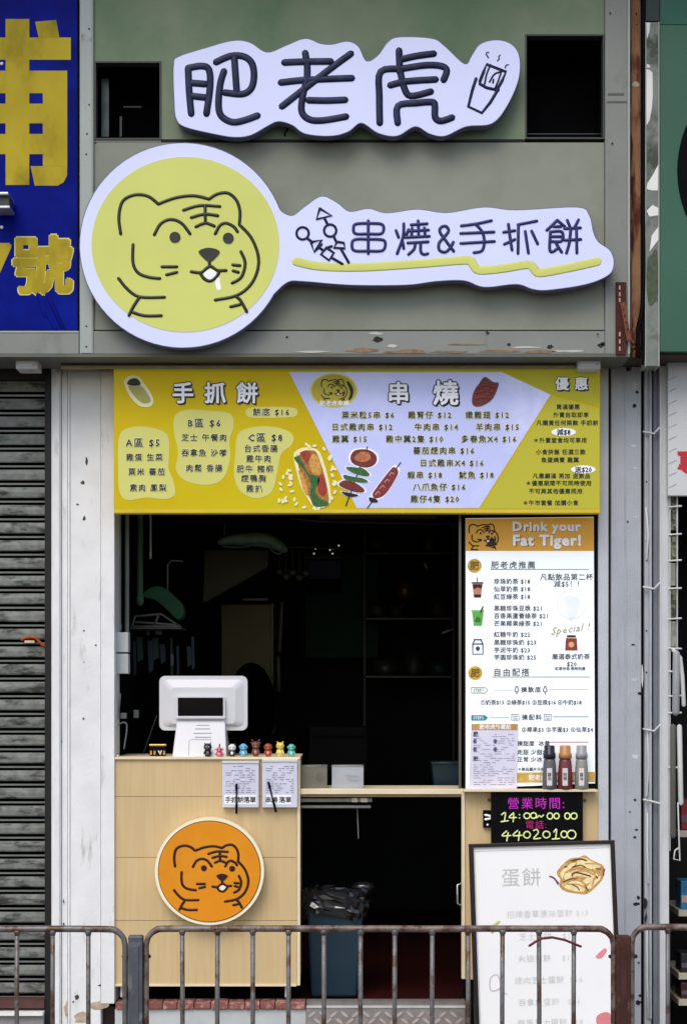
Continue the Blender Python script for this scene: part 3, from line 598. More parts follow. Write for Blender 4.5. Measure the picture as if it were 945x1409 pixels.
def brackets():
    t = thing('mounting_rail', 'brown metal rail running above the yellow menu board', 'rail', (X(450), -.14, Z(507)))
    MB().pbox(84, 822, 494.5, 506.4, -.13, .08).build('rail', bracket_b, t, bevel=.002)
    MB().pbox(84, 822, 503, 506.6, -.145, .014).build('rail_lip', M('rail_lip', srgb(150, 138, 104), .5, .2, .2, 20), t)
    MB().pbox(455, 492, 495, 503, -.147, .016).build('catch', M('catch', srgb(90, 62, 40), .6), t)
    for a, b, lab in ((22, 52, 'small white box under the beam over the closed shutter'), (795, 826, 'small white box under the fascia over the right end of the menu')):
        u = thing('junction_box', lab, 'box', (X((a+b)/2, -.2), -.2, Z(507, -.2)), group='white boxes under the fascia')
        MB().pbox(a, b, 492, 507.5, -.20, .1).build('housing', jamb_white, u, bevel=.004)
        MB().pbox(a+3, b-3, 496, 504, -.204, .004).build('cover', M('boxcover', (.6, .6, .6), .4), u, bevel=.001)
        MB().ball(X(b-5.5, -.2), -.2045, Z(502, -.2), .003, n=8, h=4).build('screw', seam_dark, u)
brackets()
# ================================================================== PILASTERS
def chips(t, pts, Y, m, rnd):
    for cx, cy, rx, ry in pts:
        P = [(cx+rx*math.cos(a)*rnd.uniform(.45, 1.25), cy+ry*math.sin(a)*rnd.uniform(.45, 1.25)) for a in [2*math.pi*i/9 for i in range(9)]]
        pshape('paint_chip', P, Y, m, t, closed_smooth=False, dep=.0012)
def left_pilaster():
    t = thing('pilaster', 'white painted pilaster with chipped paint between closed shutter and counter', 'pilaster', (X(115), 0, -.3))
    z1 = Z(500); z0 = -.3
    def seg(a, b, Y, m, nm='board'): return MB().box(X(a, 0), X(b, 0), Y, .16, z0 if b < 130 else Z(1381, 0), z1).build(nm, m, t, bevel=.003)
    seg(71, 84.5, -.005, white_paint); seg(85, 93, .006, white_paint); seg(94, 97, -.006, white_paint, 'bead')
    MB().box(X(97, 0), X(139, 0), 0, .16, z0, z1).build('board', white_paint, t, bevel=.003)
    MB().box(X(139.5, 0), X(158, 0), -.004, .16, Z(1381, 0), z1).build('board', white_paint, t, bevel=.003)
    MB().box(X(76, 0), X(83, 0), -.012, -.006, z0, Z(508)).build('moulding', white_paint, t, bevel=.002)
    rnd = random.Random(9); pd = M('chip_dark', srgb(70, 66, 60), .8, 0, .3, 80)
    chips(t, [(119.5, 634, 2.4, 8), (114, 664, 3.5, 3), (107, 694, 2, 2), (116, 714, 2.5, 4), (116, 868, 1.4, 1.4), (115, 989, 1.8, 2.4), (88, 1240, 1.3, 3), (88, 1272, 1.2, 3), (139, 1356, 4, 2.5), (144, 1362, 2, 1.4), (106, 1372, 3.4, 4), (101, 1379, 1.6, 1.6), (116, 911, 1.2, 1), (132, 888, 1.6, 1.6), (84, 1020, 1.2, 2)], -.0008, pd, rnd)
    bb = M('bare_plaster', srgb(176, 160, 138), .9, 0, .25, 40)
    chips(t, [(136, 1384, 18, 6), (92, 1388, 4, 10), (112, 1400, 14, 9)], -.0016, bb, rnd)
left_pilaster()
def right_pilaster():
    t = thing('pilaster', 'grey blue painted metal pilaster with bolt holes right of the drinks menu', 'pilaster', (X(870), 0, -.3))
    z1 = Z(505); z0 = -.3
    def seg(a, b, Y, m, nm='panel', b2=None): return MB().box(X(a, 0), X(b, 0), Y, .14, z0, z1).build(nm, m, t, bevel=.0025)
    seg(822.5, 836.5, -.004, M('jamb_light', (.50, .52, .55), .5, 0, .07, 8, .3, 80), 'jamb'); seg(836.6, 839.8, .03, black, 'gap'); seg(840, 881, -.008, jamb_paint)
    seg(881.2, 885.5, .02, black, 'gap'); seg(886, 895.5, -.002, jamb_paint, 'channel'); seg(895.7, 898.2, .03, seam_dark, 'gap')
    seg(898.4, 905, .005, jamb_dark, 'channel'); seg(905.4, 918, -.03, jamb_white, 'cover_strip')
    MB().box(X(858, 0), X(860, 0), -.011, -.008, z0, z1).build('ridge', jamb_paint, t, bevel=.0012)
    MB().box(X(907.2, -.03), X(909.5, -.03), -.034, -.03, z0, z1).build('ridge', jamb_white, t, bevel=.0012)
    rnd = random.Random(3); pd = M('hole_dark', (.01, .01, .012), .8)
    chips(t, [(864, 508, 5, 4), (876, 540, 2.5, 2.2), (872, 559, 3, 3), (863, 718, 1.6, 1.6), (871, 887, 3, 1.8), (880, 954, 4, 2.2), (873, 1101, 2.4, 2.4), (866, 1117, 1.6, 1.6), (875, 1142, 2.5, 1.8), (873, 1152, 2.4, 2.2), (878, 1235, 2.6, 2.6), (876, 1244, 5, 3), (887, 1243, 4, 7), (888, 1262, 2, 12), (878, 1325, 2, 2), (880, 1370, 3, 2), (878, 1379, 4, 4)], -.0092, pd, rnd)
    pg = M('chip_grey', srgb(196, 198, 200), .8)
    chips(t, [(871, 613, 4, 1.6), (873, 644, 5, 1.2), (874, 711, 4, 1), (873, 935, 6, 3), (874, 1041, 5, 3), (883, 930, 2, 14), (872, 530, 3, 7)], -.0088, pg, rnd)
    for i, (y0, y1) in enumerate(((700, 770), (1008, 1095), (1120, 1215), (1280, 1400))):
        MB().tube([(X(888+rnd.uniform(-1, 2)), -.006, Z(y0)), (X(890+rnd.uniform(-2, 2)), -.008, Z((y0+y1)/2)), (X(889+rnd.uniform(-1, 3)), -.006, Z(y1))], .006, 6).build('loose_sealant', jamb_white, t)
    cp = thing('metal_conduit', 'thin grey conduit clipped along the right pilaster', 'conduit', (X(892), -.02, -.3))
    MB().tube([(X(893.5), -.014, Z(y)) for y in (515, 700, 900, 1100, 1300, 1400)], .0065, 8).build('pipe', jamb_paint, cp)
    for y in (595, 808, 1003, 1100):
        MB().tube([(X(884), -.018, Z(y)), (X(898), -.022, Z(y+3)), (X(905), -.03, Z(y+5 if y > 1090 else y-5))], .005, 6).build('clip', jamb_white, cp)
    for y in (663, 745, 868, 925, 1010): MB().ball(X(888.5), -.004, Z(y), .004, 1, .5, 1, n=8, h=4).build('screw', seam_dark, cp)
right_pilaster()
# ================================================================== SHUTTER
def shutter():
    t = thing('roller_shutter', 'closed dark grey roller shutter with rusty handle left of the white pilaster', 'shutter', (X(20), .1, -.3))
    Y = .07; p = 24.3*kk(Y); x0 = X(-150, Y); x1 = X(66.5, Y)
    zt = Z(516, Y); first = None
    prof = [(.02, 0), (-.010, .002), (-.013, p*.10), (-.014, p*.36), (-.011, p*.62), (.026, p*.63), (.026, p*.75), (-.010, p*.76), (-.0115, p*.86), (.026, p*.87), (.026, p*.999)]
    for i in range(37):
        zb = zt-(i+1)*p
        if first is None:
            vs = []; fs = []
            for x in (x0, x1):
                for a, b in prof: vs.append((x, Y+a, zb+b))
            n = len(prof)
            for j in range(n-1): fs.append((j, j+n, j+1+n, j+1))
            mb = MB(); mb.add(vs, [f for k, f in enumerate(fs) if k in (1, 2, 3)]); mb.add(vs, [fs[7]], 1); mb.add(vs, [fs[k] for k in (0, 4, 5, 6, 8, 9)], 2)  # groove faces black: shade between the slats put into the colour
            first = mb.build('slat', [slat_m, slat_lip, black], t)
        else:
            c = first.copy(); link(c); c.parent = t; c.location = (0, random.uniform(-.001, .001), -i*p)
    MB().box(X(66.7, Y), X(70.8, 0), -.01, .12, -.3, Z(507)).build('guide_rail', M('guide', srgb(20, 18, 20), .6, .1), t)
    MB().box(x0, x1, Y+.03, Y+.05, -.3, Z(505)).build('backing', black, t)
    MB().box(x0, x1, -.02, .1, Z(1386), Z(1375)).build('bottom_bar', M('bar_brown', srgb(80, 48, 44), .6, 0, .2, 20), t)
    MB().box(x0, x1, -.06, .1, Z(1394), Z(1390)).build('threshold_edge', peel, t)
    MB().box(x0, x1, -.04, .1, -.3, Z(1394.3)).build('threshold', concrete, t)
    h = strokes('handle', [[(31, 880), (38, 877), (50, 878), (55, 884), (62, 889)]], 4.5, Y-.03, M('handle_rust', srgb(150, 72, 30), .6, .2, .4, 50), t, .9)
    MB().pbox(34, 48, 881.5, 885, Y-.04, .02).build('handle_plate', M('handle_bright', srgb(196, 170, 150), .4, .3), t, bevel=.002)
    b = thing('shutter_housing', 'dark recess box holding the rolled shutter under the blue banner beam', 'housing', (X(20), 0, Z(520)))
    MB().box(X(-150), X(70), .0, .06, Z(520), Z(498)).build('box', M('housing_dark', (.02, .014, .012), .7), b)
    MB().tube([(X(-10), -.05, Z(503)), (X(10), -.05, Z(502)), (X(24), -.05, Z(497))], .004, 6).build('cable', peel, b)
    MB().pbox(78, 84, 497, 512, -.05, .05).build('end_plate', M('endp', srgb(150, 146, 138), .6), b)
shutter()
# ================================================================== COUNTER
def counter():
    t = thing('service_counter', 'tall pale wood service counter with panelled front left of the opening', 'counter', (X(285), .1, Z(1355)))
    # panels
    cols = [(158.5, 411.5)]
    for c, d in ((1044.5, 1095.8), (1096.4, 1179.6), (1180.2, 1266.4), (1267, 1354)):
        MB().pbox(158.5, 408, c, d, .012, .0099).build('panel', wood, t, bevel=.0006)
    MB().box(X(158.4), X(412), .022, .40, Z(1356), Z(1044.5)).build('carcass', wood, t)
    MB().pbox(158, 413, 1041.5, 1045, 0, .42).build('countertop', wood_edge, t, bevel=.0015)
    MB().pbox(408.5, 413, 1045.4, 1356, .004, .03).build('edge_strip', wood_edge, t, bevel=.001)
    MB().pbox(158.5, 408, 1354.4, 1357.4, .004, .03).build('edge_strip', wood_edge, t, bevel=.001)
    for x in (166, 392): MB().pbox(x, x+5, 1357.6, 1372, .03, .02).build('foot', jamb_white, t)
    s = thing('base_step', 'white rendered step with red brick edge below the counter', 'step', (X(290), 0, -.3))
    MB().box(X(158.5), X(421), .0, .5, -.3, Z(1389)).build('step', M('step_white', srgb(186, 190, 188), .8, 0, .1, 8, .3, 40), s)
    br = M('brick_red', srgb(138, 84, 76), .85, 0, .3, 30, .4, 60, stain=srgb(190, 160, 150), slo=.52, shi=.66, sscale=30)
    x = 159.5; rnd = random.Random(1)
    while x < 418:
        w_ = rnd.uniform(19, 23); MB().pbox(x, min(x+w_, 420), 1379.5+rnd.uniform(-.6, .6), 1388.5, -.012+rnd.uniform(-.003, .003), .09).build('brick', br, s, bevel=.002); x += w_+1.2
counter()
def round_sign():
    Yf = -.05; cx, cy, r = 288.3, 1199, 75
    t = thing('round_sign', 'round orange sign with brown tiger outline and cream rim on the counter front', 'sign', (X(cx), 0, Z(1274)))
    P = [(X(a, Yf), Z(b, Yf)) for a, b in ell(cx, cy, r, r*.985, 72)]
    MB().plate(P, Yf, .055).build('rim', cream, t, bevel=.004)
    MB().plate([(X(a, Yf), Z(b, Yf)) for a, b in ell(cx, cy, 70.8, 70, 72)], Yf-.0012, .001).build('groove', M('groove', srgb(96, 84, 40), .5), t)
    MB().plate([(X(a, Yf), Z(b, Yf)) for a, b in ell(cx, cy, 69.6, 68.8, 72)], Yf-.004, .003).build('face', orange, t, bevel=.002)
    tiger(cx, cy+1, .2245, 3.5, Yf-.0052, line_brown, t, .3, cream)
round_sign()
def order_forms():
    for i, (a, b, sx, ttl, grp) in enumerate(((306, 356, (327, 1068, 325.5, 1108), '手抓餅落單', 0), (361, 409, (370, 1067, 379, 1106), '串燒 落單', 1))):
        t = thing('order_pad', ('pad of printed order slips with upright pen, left on the counter front' if i == 0 else 'pad of printed order slips with slanting pen, at the counter corner'), 'order pad', (X((a+b)/2), 0, Z(1111)), group='order pads on the counter front')
        Y = -.018
        MB().pbox(a, b, 1050-i*2, 1111, Y, .028).build('sheets', paper, t, bevel=.001)
        MB().pbox(a-.5, b+.5, 1047-i*2, 1050.3-i*2, Y-.004, .033).build('clip_strip', plastic_w, t, bevel=.001)
        MB().pbox(a+3+i*3, b-3-i*5, 1094, 1107, Y-.0015, .001).build('name_tag', print_white, t)
        text(ttl, (a+b)/2-(i*2), 1100.5, 8.6, Y-.0028, print_black, t, bold=.02, sp=.9)
        rnd = random.Random(i)
        mb = MB()
        for y in range(1054, 1092, 3):
            x = a+5
            while x < b-6:
                l = rnd.uniform(2, 9)
                if rnd.random() < .75: mb.pbox(x, min(x+l, b-5), y, y+.8, Y-.0012, .001)
                x += l+rnd.uniform(1, 4)
        mb.build('printed_lines', M('formline', srgb(128, 128, 156), .6), t)
        x0, y0, x1, y1 = [(330, 1078, 325.5, 1118), (370, 1077, 380, 1117)][i] if False else ((326, 1079, 326, 1118) if i == 0 else (370, 1077, 380, 1116))
        p = thing('pen', ('black pen hanging upright across the left order pad' if i == 0 else 'black pen slanting across the right order pad'), 'pen', (X(x1), Y, Z(y1)), group='pens on the order pads')
        MB().tube([(X(x0), Y-.008, Z(y0)), (X(x1), Y-.008, Z(y1))], .0035, 8).build('barrel', black, p)
        MB().tube([(X(x0+(x1-x0)*.68), Y-.008, Z(y0+(y1-y0)*.68)), (X(x1), Y-.008, Z(y1))], .0052, 8).build('cap', black, p)
        MB().tube([(X(x0), Y-.008, Z(y0)), (X(x0+(x1-x0)*.18), Y-.008, Z(y0+(y1-y0)*.18))], .0052, 8).build('tip', black, p)
        MB().pbox(a+(b-a)*.42, a+(b-a)*.42+3, 1051, 1080, Y-.003, .001).build('cord', M('cord', srgb(170, 170, 190), .5), p) if False else None
order_forms()
def pos_terminal():
    Y = .14; t = thing('till_monitor', 'white point of sale monitor seen from behind on the wood counter', 'monitor', (X(280, Y), Y, Z(1043, Y)))
    mb = MB()
    def rrect(a, b, c, d, r, Y_): 
        P = []
        for (cx, cy, s0) in ((b-r, c+r, -90), (b-r, d-r, 0), (a+r, d-r, 90), (a+r, c+r, 180)):
            for k in range(6): an = R(s0+k*18); P.append((cx+r*math.cos(an), cy+r*math.sin(an)))
        return [(X(u, Y_), Z(v, Y_)) for u, v in P]
    mb.plate(rrect(219.5, 340.5, 930, 1005, 8, Y), Y, .035); mb.build('screen_back', plastic_w, t, bevel=.006)
    # shallow bulge
    A = rrect(224, 336, 935, 1000, 7, Y); B = rrect(236, 324, 946, 996, 6, Y); n = len(A)
    vs = [(x, Y, z) for x, z in A]+[(x, Y-.016, z) for x, z in B]
    fs = [(i, (i+1) % n, (i+1) % n+n, i+n) for i in range(n)]+[tuple(range(n, 2*n))]
    MB().add(vs, fs, 0, False).build('back_bulge', plastic_w, t, bevel=.002)
    MB().plate(rrect(242, 310, 958, 990, 3, Y-.02), Y-.034, .02).build('display_bezel', plastic_w, t, bevel=.003)
    MB().pbox(245, 307, 960, 985, Y-.0365, .004).build('customer_display', blackgloss, t)
    MB().pbox(243, 310, 985.5, 989, Y-.042, .02).build('display_lip', plastic_w, t, bevel=.002)
    # stand: trapezoid column
    z0, z1 = Z(1042, Y), Z(986, Y)
    vs = [(X(240, Y), Y-.09, z0), (X(314, Y), Y-.09, z0), (X(310, Y), Y-.02, z1), (X(245, Y), Y-.02, z1), (X(240, Y), Y+.12, z0), (X(314, Y), Y+.12, z0), (X(310, Y), Y+.05, z1), (X(245, Y), Y+.05, z1)]
    MB().add(vs, [(0, 1, 2, 3), (5, 4, 7, 6), (4, 0, 3, 7), (1, 5, 6, 2), (3, 2, 6, 7), (4, 5, 1, 0)]).build('stand', plastic_w, t, bevel=.004)
    sg = M('slot_grey', srgb(150, 150, 154), .5)
    for k, (a, b, y) in enumerate(((268, 286, 998), (266, 287, 1003), (264, 289, 1009), (266, 288, 1014.5))):
        f = (y-986)/56; yy = Y-.02-.07*f-.001
        MB().box(X(a), X(b), yy-.0008, yy+.004, Z(y+.7), Z(y)).build('vent_slot', sg, t)
    for pts in ([(258, 1040), (258, 1020), (262, 1018), (288, 1018), (289, 1040)],):
        mb = MB(); mb.tube([(X(a), Y-.02-.07*((b-986)/56)-.0008, Z(b)) for a, b in pts], .0008, 5); mb.build('cover_seam', sg, t)
pos_terminal()
def figurines():
    Y = .03; z = Z(1041.5, 0)+.0005
    specs = [(286, 'black', (.012, .012, .012), 1.0, 'pointed', 'small black bear figurine, leftmost on the counter edge by the till'),
             (302, 'pink', srgb(206, 92, 112), .72, 'sprout', 'short pink figurine with a dark sprout on its head'),
             (319.5, 'panda', (.7, .7, .7), .95, 'round', 'black and white panda figurine on the counter edge'),
             (335, 'blue', srgb(96, 168, 206), .98, 'none', 'light blue round headed figurine on the counter edge'),
             (352, 'brown', srgb(116, 66, 50), 1.2, 'antler', 'brown deer figurine with little antlers, tallest on the counter'),
             (369, 'red', srgb(160, 68, 46), 1.0, 'none', 'reddish brown monkey figurine on the counter edge'),
             (385.5, 'yellow', srgb(228, 196, 96), 1.1, 'pointed', 'yellow horned figurine on the counter edge'),
             (401, 'teal', srgb(92, 178, 160), .95, 'none', 'teal green figurine, rightmost at the counter corner')]
    bellym = {'black': (.3, .3, .3), 'panda': (.7, .7, .7)}
    for px, nm, col, h, ear, lab in specs:
        t = thing('animal_figurine', lab, 'figurine', (X(px, Y), Y, z), group='little animal figurines on the counter edge')
        m = M('toy_'+nm, col, .35, 0, .08, 60); dark = M('toy_dark', (.012, .01, .01), .35)
        bm_ = dark if nm == 'panda' else m
        x = X(px, Y); H = .062*h
        MB().lathe([(.009, 0), (.0125, .004), (.0125, H*.25), (.009, H*.48)], x, Y, z, 14, sy=.85).build('body', bm_, t)
        MB().ball(x, Y, z+H*.68, .0175*min(h, 1.0), 1.05, .9, .95).build('head', m, t)
        for s in (-1, 1):
            MB().ball(x+s*.006, Y-.004, z+.004, .0058, 1, 1.2, .8, n=8, h=5).build('foot', bm_, t)
            MB().tube([(x+s*.011, Y, z+H*.42), (x+s*.015, Y-.004, z+H*.22)], .0038, 7).build('arm', bm_, t)
            MB().ball(x+s*.006, Y-.0142, z+H*.7, .0022, 1, .6, 1.1, n=8, h=4).build('eye', dark if nm != 'black' else print_white, t)
            if nm == 'panda': pass
            if ear == 'pointed': MB().tube([(x+s*.009, Y, z+H*.82), (x+s*.0125, Y, z+H*.97)], .004, 7, rr=[.006, .002]).build('ear', m, t)
            elif ear in ('round',): MB().ball(x+s*.012, Y, z+H*.92, .0055, n=8, h=5).build('ear', dark, t)
            elif ear == 'antler':
                MB().tube([(x+s*.008, Y, z+H*.86), (x+s*.014, Y, z+H*.93), (x+s*.017, Y, z+H*1.0)], .0026, 6).build('antler', m, t)
                MB().ball(x+s*.0165, Y, z+H*.8, .005, 1.3, .6, .7, n=8, h=5).build('ear', m, t)
            else: MB().ball(x+s*.0165, Y, z+H*.7, .0046, .7, .8, 1, n=8, h=5).build('ear', m, t)
        if ear == 'sprout': MB().tube([(x, Y, z+H*.9), (x+.001, Y, z+H*1.2)], .003, 6).build('sprout', dark, t)
        MB().ball(x, Y-.0125, z+H*.6, .006, 1, .6, .7, n=8, h=5).build('muzzle', M('toy_muzzle_'+nm, tuple(min(.75, c*1.7+.12) for c in col), .4), t)
        MB().ball(x, Y-.009, z+H*.25, .0075, 1, .5, 1.1, n=8, h=5).build('belly', M('toy_muzzle_'+nm, (1, 1, 1)), t)
    t = thing('trinket_box', 'small black box with gold trim on the counter beside the till', 'ornament', (X(217.5, .1), .1, z))
    g = M('gold', srgb(214, 168, 96), .3, .7, .1, 40)
    MB().pbox(206, 228, 1026, 1041, .09, .03).build('box', blackgloss, t, bevel=.004)
    MB().pbox(205.5, 228.5, 1024, 1026.5, .087, .036).build('lid', g, t, bevel=.002)
    for a in (208, 213, 221, 226): MB().pbox(a-1.2, a+1.2, 1033, 1038.5, .088, .003).build('gold_mark', g, t)
    MB().tube([(X(215), .086, Z(1034)), (X(217), .086, Z(1038.5)), (X(219.5), .086, Z(1034))], .002, 6).build('gold_mark', print_white, t)
    s = thing('tiny_figurine', 'tiny white and red figurine at the left end of the counter', 'figurine', (X(161.5), .02, z))
    MB().ball(X(161.5), .02, z+.005, .005, n=8, h=5).build('body', peel, s); MB().ball(X(161.5), .02, z+.012, .004, n=8, h=5).build('head', M('toy_red', (.5, .05, .04)), s)
figurines()
# ================================================================== OPENING / SHELF
def opening():
    t = thing('serving_shelf', 'narrow wood serving shelf spanning the dark opening', 'shelf', (X(525), .02, Z(1097)))
    MB().pbox(412.5, 637, 1085.5, 1093, .02, .28).build('shelf_board', wood_edge, t, bevel=.002)
    MB().pbox(412.5, 637, 1093.2, 1096.5, .035, .03).build('shelf_rail', M('shelf_rail', srgb(160, 140, 104), .5), t)
    r = thing('wire_rack', 'grey metal rack hung under the serving shelf', 'rack', (X(460), .1, Z(1115)))
    rm = M('rack_grey', srgb(120, 118, 112), .45, .3, .2, 30)
    MB().pbox(413, 512, 1098.5, 1103.5, .05, .15).build('bar', rm, r, bevel=.001); MB().pbox(413, 510, 1108.5, 1112, .05, .15).build('bar', rm, r, bevel=.001)
    for a, b in ((484, 492), (496, 506)): MB().pbox(a, b, 1097.8, 1104, .046, .02).build('clip', M('clipc', srgb(176, 168, 150), .5), r, bevel=.002)
    MB().tube([(X(491.5, .1), .1, Z(1115)), (X(493, .1), .1, Z(1156))], .003, 6).build('hanging_cord', M('cordw', srgb(120, 120, 120)), r)
    f = thing('aluminium_frame', 'aluminium upright with wood edging at the right side of the dark opening', 'frame', (X(635), 0, Z(1350)))
    MB().pbox(631, 634.2, 707, 1085, .03, .04).build('upright', M('alu', srgb(110, 106, 96), .35, .6), f)
    MB().pbox(635, 639.5, 1088, 1347, .0, .04).build('door_edge', wood_edge, f, bevel=.001)
    hm = M('chrome', srgb(190, 188, 180), .2, .8)
    MB().tube([(X(634), -.01, Z(1215)), (X(628.5), -.02, Z(1217)), (X(628.5), -.02, Z(1242)), (X(634), -.01, Z(1246))], .004, 8).build('handle', hm, f)
    for i, (a, b, lab) in enumerate(((411, 450, 'clear plastic box behind the counter corner on the shelf'), (456.5, 500, 'clear plastic box with a dark spoon standing mid shelf'))):
        u = thing('storage_box', lab, 'storage box', (X((a+b)/2, .1), .1, Z(1085.5, 0)), group='clear boxes on the serving shelf')
        pm = M('clear_plastic_%d' % i, (srgb(140, 136, 122), srgb(196, 200, 204))[i], .25, 0, .1, 10, alpha=.42)
        z0 = Z(1085.4, .02); Y = .06; h = .098
        mb = MB(); x0, x1 = X(a, Y), X(b, Y)
        mb.box(x0, x1, Y, Y+.003, z0, z0+h); mb.box(x0, x1, Y+.117, Y+.12, z0, z0+h); mb.box(x0, x0+.003, Y+.003, Y+.117, z0, z0+h); mb.box(x1-.003, x1, Y+.003, Y+.117, z0, z0+h); mb.box(x0+.003, x1-.003, Y+.003, Y+.117, z0+.001, z0+.004)
        mb.build('tray', pm, u)
        mb = MB(); mb.tube([(x0, Y, z0+h), (x1, Y, z0+h), (x1, Y+.12, z0+h), (x0, Y+.12, z0+h), (x0, Y, z0+h)], .002, 6, cap=False); mb.build('rim', M('rimc', srgb(150, 150, 146), .3), u)
        if i: MB().tube([(X(478, Y), Y+.05, z0+.055), (X(482, Y), Y+.05, z0+.03), (X(493, Y), Y+.05, z0+.032), (X(492, Y), Y+.05, z0+.05), (X(478, Y), Y+.05, z0+.05)], .006, 8).build('spoon', black, u)
        else: MB().ball(X(441, Y), Y+.05, z0+.045, .022, n=12).build('sauce_pot', M('pot', srgb(66, 28, 24), .4), u)
opening()
def drinks_panel():
    t = thing('drinks_menu', 'tall white drinks menu poster headed Drink your Fat Tiger! in black frame', 'menu', (X(730), 0, Z(1086)))
    MB().pbox(637.2, 822, 706.5, 1086, .012, .05).build('frame', black, t, bevel=.002)
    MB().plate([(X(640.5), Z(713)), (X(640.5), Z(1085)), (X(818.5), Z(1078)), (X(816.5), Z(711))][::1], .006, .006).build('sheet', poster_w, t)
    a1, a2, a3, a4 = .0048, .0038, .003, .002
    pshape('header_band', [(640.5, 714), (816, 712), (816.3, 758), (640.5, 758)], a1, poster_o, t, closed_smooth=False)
    tiger(664, 736, .088, 1.9, a3, line_brown, t, .2, print_white, n=5)
    pshape('kebab_mark', [(667, 752), (676, 738), (684, 750)], a2, line_brown, t, closed_smooth=False)
    hd = M('hd_shadow', srgb(110, 74, 20), .5)
    for s, x, y, h in (('Drink your', 751, 724, 16.5), ('Fat Tiger!', 752, 743, 19)):
        text(s, x+.6, y+.8, h, a2, hd, t, bold=.05, sp=1.12, sx=1.05, name='lettering_shadow'); text(s, x, y, h, a4, print_white, t, bold=.055, sp=1.12, sx=1.08)
    z1 = (630, 700, 4.5); z2 = (630, 890, 4.5)
    lg = M('print_darkgrey', srgb(56, 58, 64), .5)
    def coinp(cx, cy):
        pshape('coin_print', ell(cx, cy, 9.6, 9.6, 24), a1, coin, t, closed_smooth=False); text('肥', cx, cy, 12, a2, M('coin_dk', srgb(112, 84, 20)), t, bold=.03)
    coinp(652.5, 778.5); coinp(653.5, 926)
    def tx(s, x, y, h, m=lg, al='LEFT', b=.012, sp=1.1, **k): text(s, x, y, h, a2, m, t, al=al, bold=b, sp=sp, **k)
    tx('肥老虎推薦', 675, 777.5, 10.5, sp=1.3); tx('自由配搭', 678, 925, 11, sp=1.25)
    def rule(a, b, y, m=M('rule_green', srgb(116, 136, 96)), w_=.9): MB().pbox(a, b, y, y+w_, a1, .001).build('rule', m, t)
    rule(674, 810, 783); rule(677, 812, 931)
    tx('凡點飲品第二杯', 779, 794, 9.6, al='CENTER'); tx('減$5！！', 782, 803.5, 9.4, al='CENTER')
    for y, s in ((800, '珍珠奶茶 $18'), (810.5, '仙草奶茶 $18'), (821, '紅豆綠茶 $18'), (837, '黑糖珍珠豆漿 $21'), (847.5, '百香果蘆薈綠茶 $21'), (858, '芒果椰果綠茶 $21'), (873, '紅糖牛奶 $22'), (884, '黑糖珍珠奶 $23'), (894.5, '芋泥牛奶 $23'), (904.5, '芋圓珍珠奶 $25')):
        tx(s, 679, y, 7.8, b=.02)
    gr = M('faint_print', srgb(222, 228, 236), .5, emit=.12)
    strokes('watermark_ring', [ell(786, 831, 20, 20, 16)+ell(786, 831, 20, 20, 16)[:1]], .8, a1, gr, t, .2)
    pshape('watermark_cup', [(775, 822), (790, 820), (798, 828), (790, 850), (782, 852)], a1, gr, t)
    tx('Special !', 783, 865, 14, m=M('gold_print', srgb(168, 158, 84)), al='CENTER', shear=.4, rot=.14, b=.004)
    # drink icons
    def cup(cx, cy, w_, h, m, lidm):
        pshape('cup_print', [(cx-w_, cy-h), (cx+w_, cy-h), (cx+w_*.7, cy+h), (cx-w_*.7, cy+h)], a1, m, t, closed_smooth=False); pshape('cup_lid', [(cx-w_*1.15, cy-h-2), (cx+w_*1.15, cy-h-2), (cx+w_*1.15, cy-h), (cx-w_*1.15, cy-h)], a1, lidm, t, closed_smooth=False)
    bt = M('tea', srgb(198, 134, 112)); dk = M('tea_dk', srgb(52, 26, 22)); gn = M('tea_green', srgb(96, 176, 74)); bl = M('can_blue', srgb(36, 66, 92)); rd = M('pot_red', srgb(150, 56, 34))
    cup(656.5, 812, 7, 9, bt, dk); pshape('tea_top', [(649.8, 804), (663.2, 804), (662, 810), (657, 808), (651, 811)], a2, dk, t, closed_smooth=False); pshape('tea_base', [(651, 818), (662, 818), (661, 822), (652, 822)], a2, dk, t, closed_smooth=False)
    strokes('straw_print', [[(656, 795), (656.5, 801)]], 1.2, a2, lg, t, .2)
    cup(657, 851, 8, 10, gn, M('lid_g', srgb(150, 200, 130))); strokes('straw_print', [[(664, 835), (661, 842)]], 2, a2, dk, t, .2); pshape('leaf_mark', [(653, 855), (657, 848), (661, 855)], a2, M('leafmk', srgb(40, 120, 40)), t)
    strokes('milk_can', [[(650, 886), (664, 886)], [(652, 880), (662, 880)], [(653, 880), (650, 886), (650, 900), (664, 900), (664, 886), (661, 880)]], 1.6, a2, bl, t, .2, smooth=False)
    pshape('heart_mark', [(654, 892), (657, 889), (660, 892), (657, 896)], a2, bl, t)
    pshape('pot_print', [(778, 878), (793, 878), (794, 895), (777, 895)], a1, rd, t, closed_smooth=False); pshape('pot_lid', [(780, 874), (791, 874), (792, 877), (779, 877)], a1, dk, t, closed_smooth=False)
    pshape('pot_mark', ell(785.5, 887, 4, 4, 12), a2, M('potm', srgb(224, 170, 130)), t, closed_smooth=False)
    tx('嚴選泰式奶茶', 785, 903.5, 8, al='CENTER', b=.02); tx('$20', 786, 913.5, 8, al='CENTER', b=.02); tx('紅茶沖泡 限時供應', 784, 920, 4.6, al='CENTER', b=.03)
    lgrn = M('step_green', srgb(108, 146, 96)); lblu = M('step_blue', srgb(52, 142, 158))
    strokes('step_tag', [[(648, 946), (667, 946), (671, 949.7), (667, 953.5), (648, 953.5), (648, 946)]], .9, a2, lgrn, t, .2, smooth=False)
    pshape('step_tag', [(648, 984), (667, 984), (671, 987.6), (667, 991.5), (648, 991.5)], a1, lblu, t, closed_smooth=False)
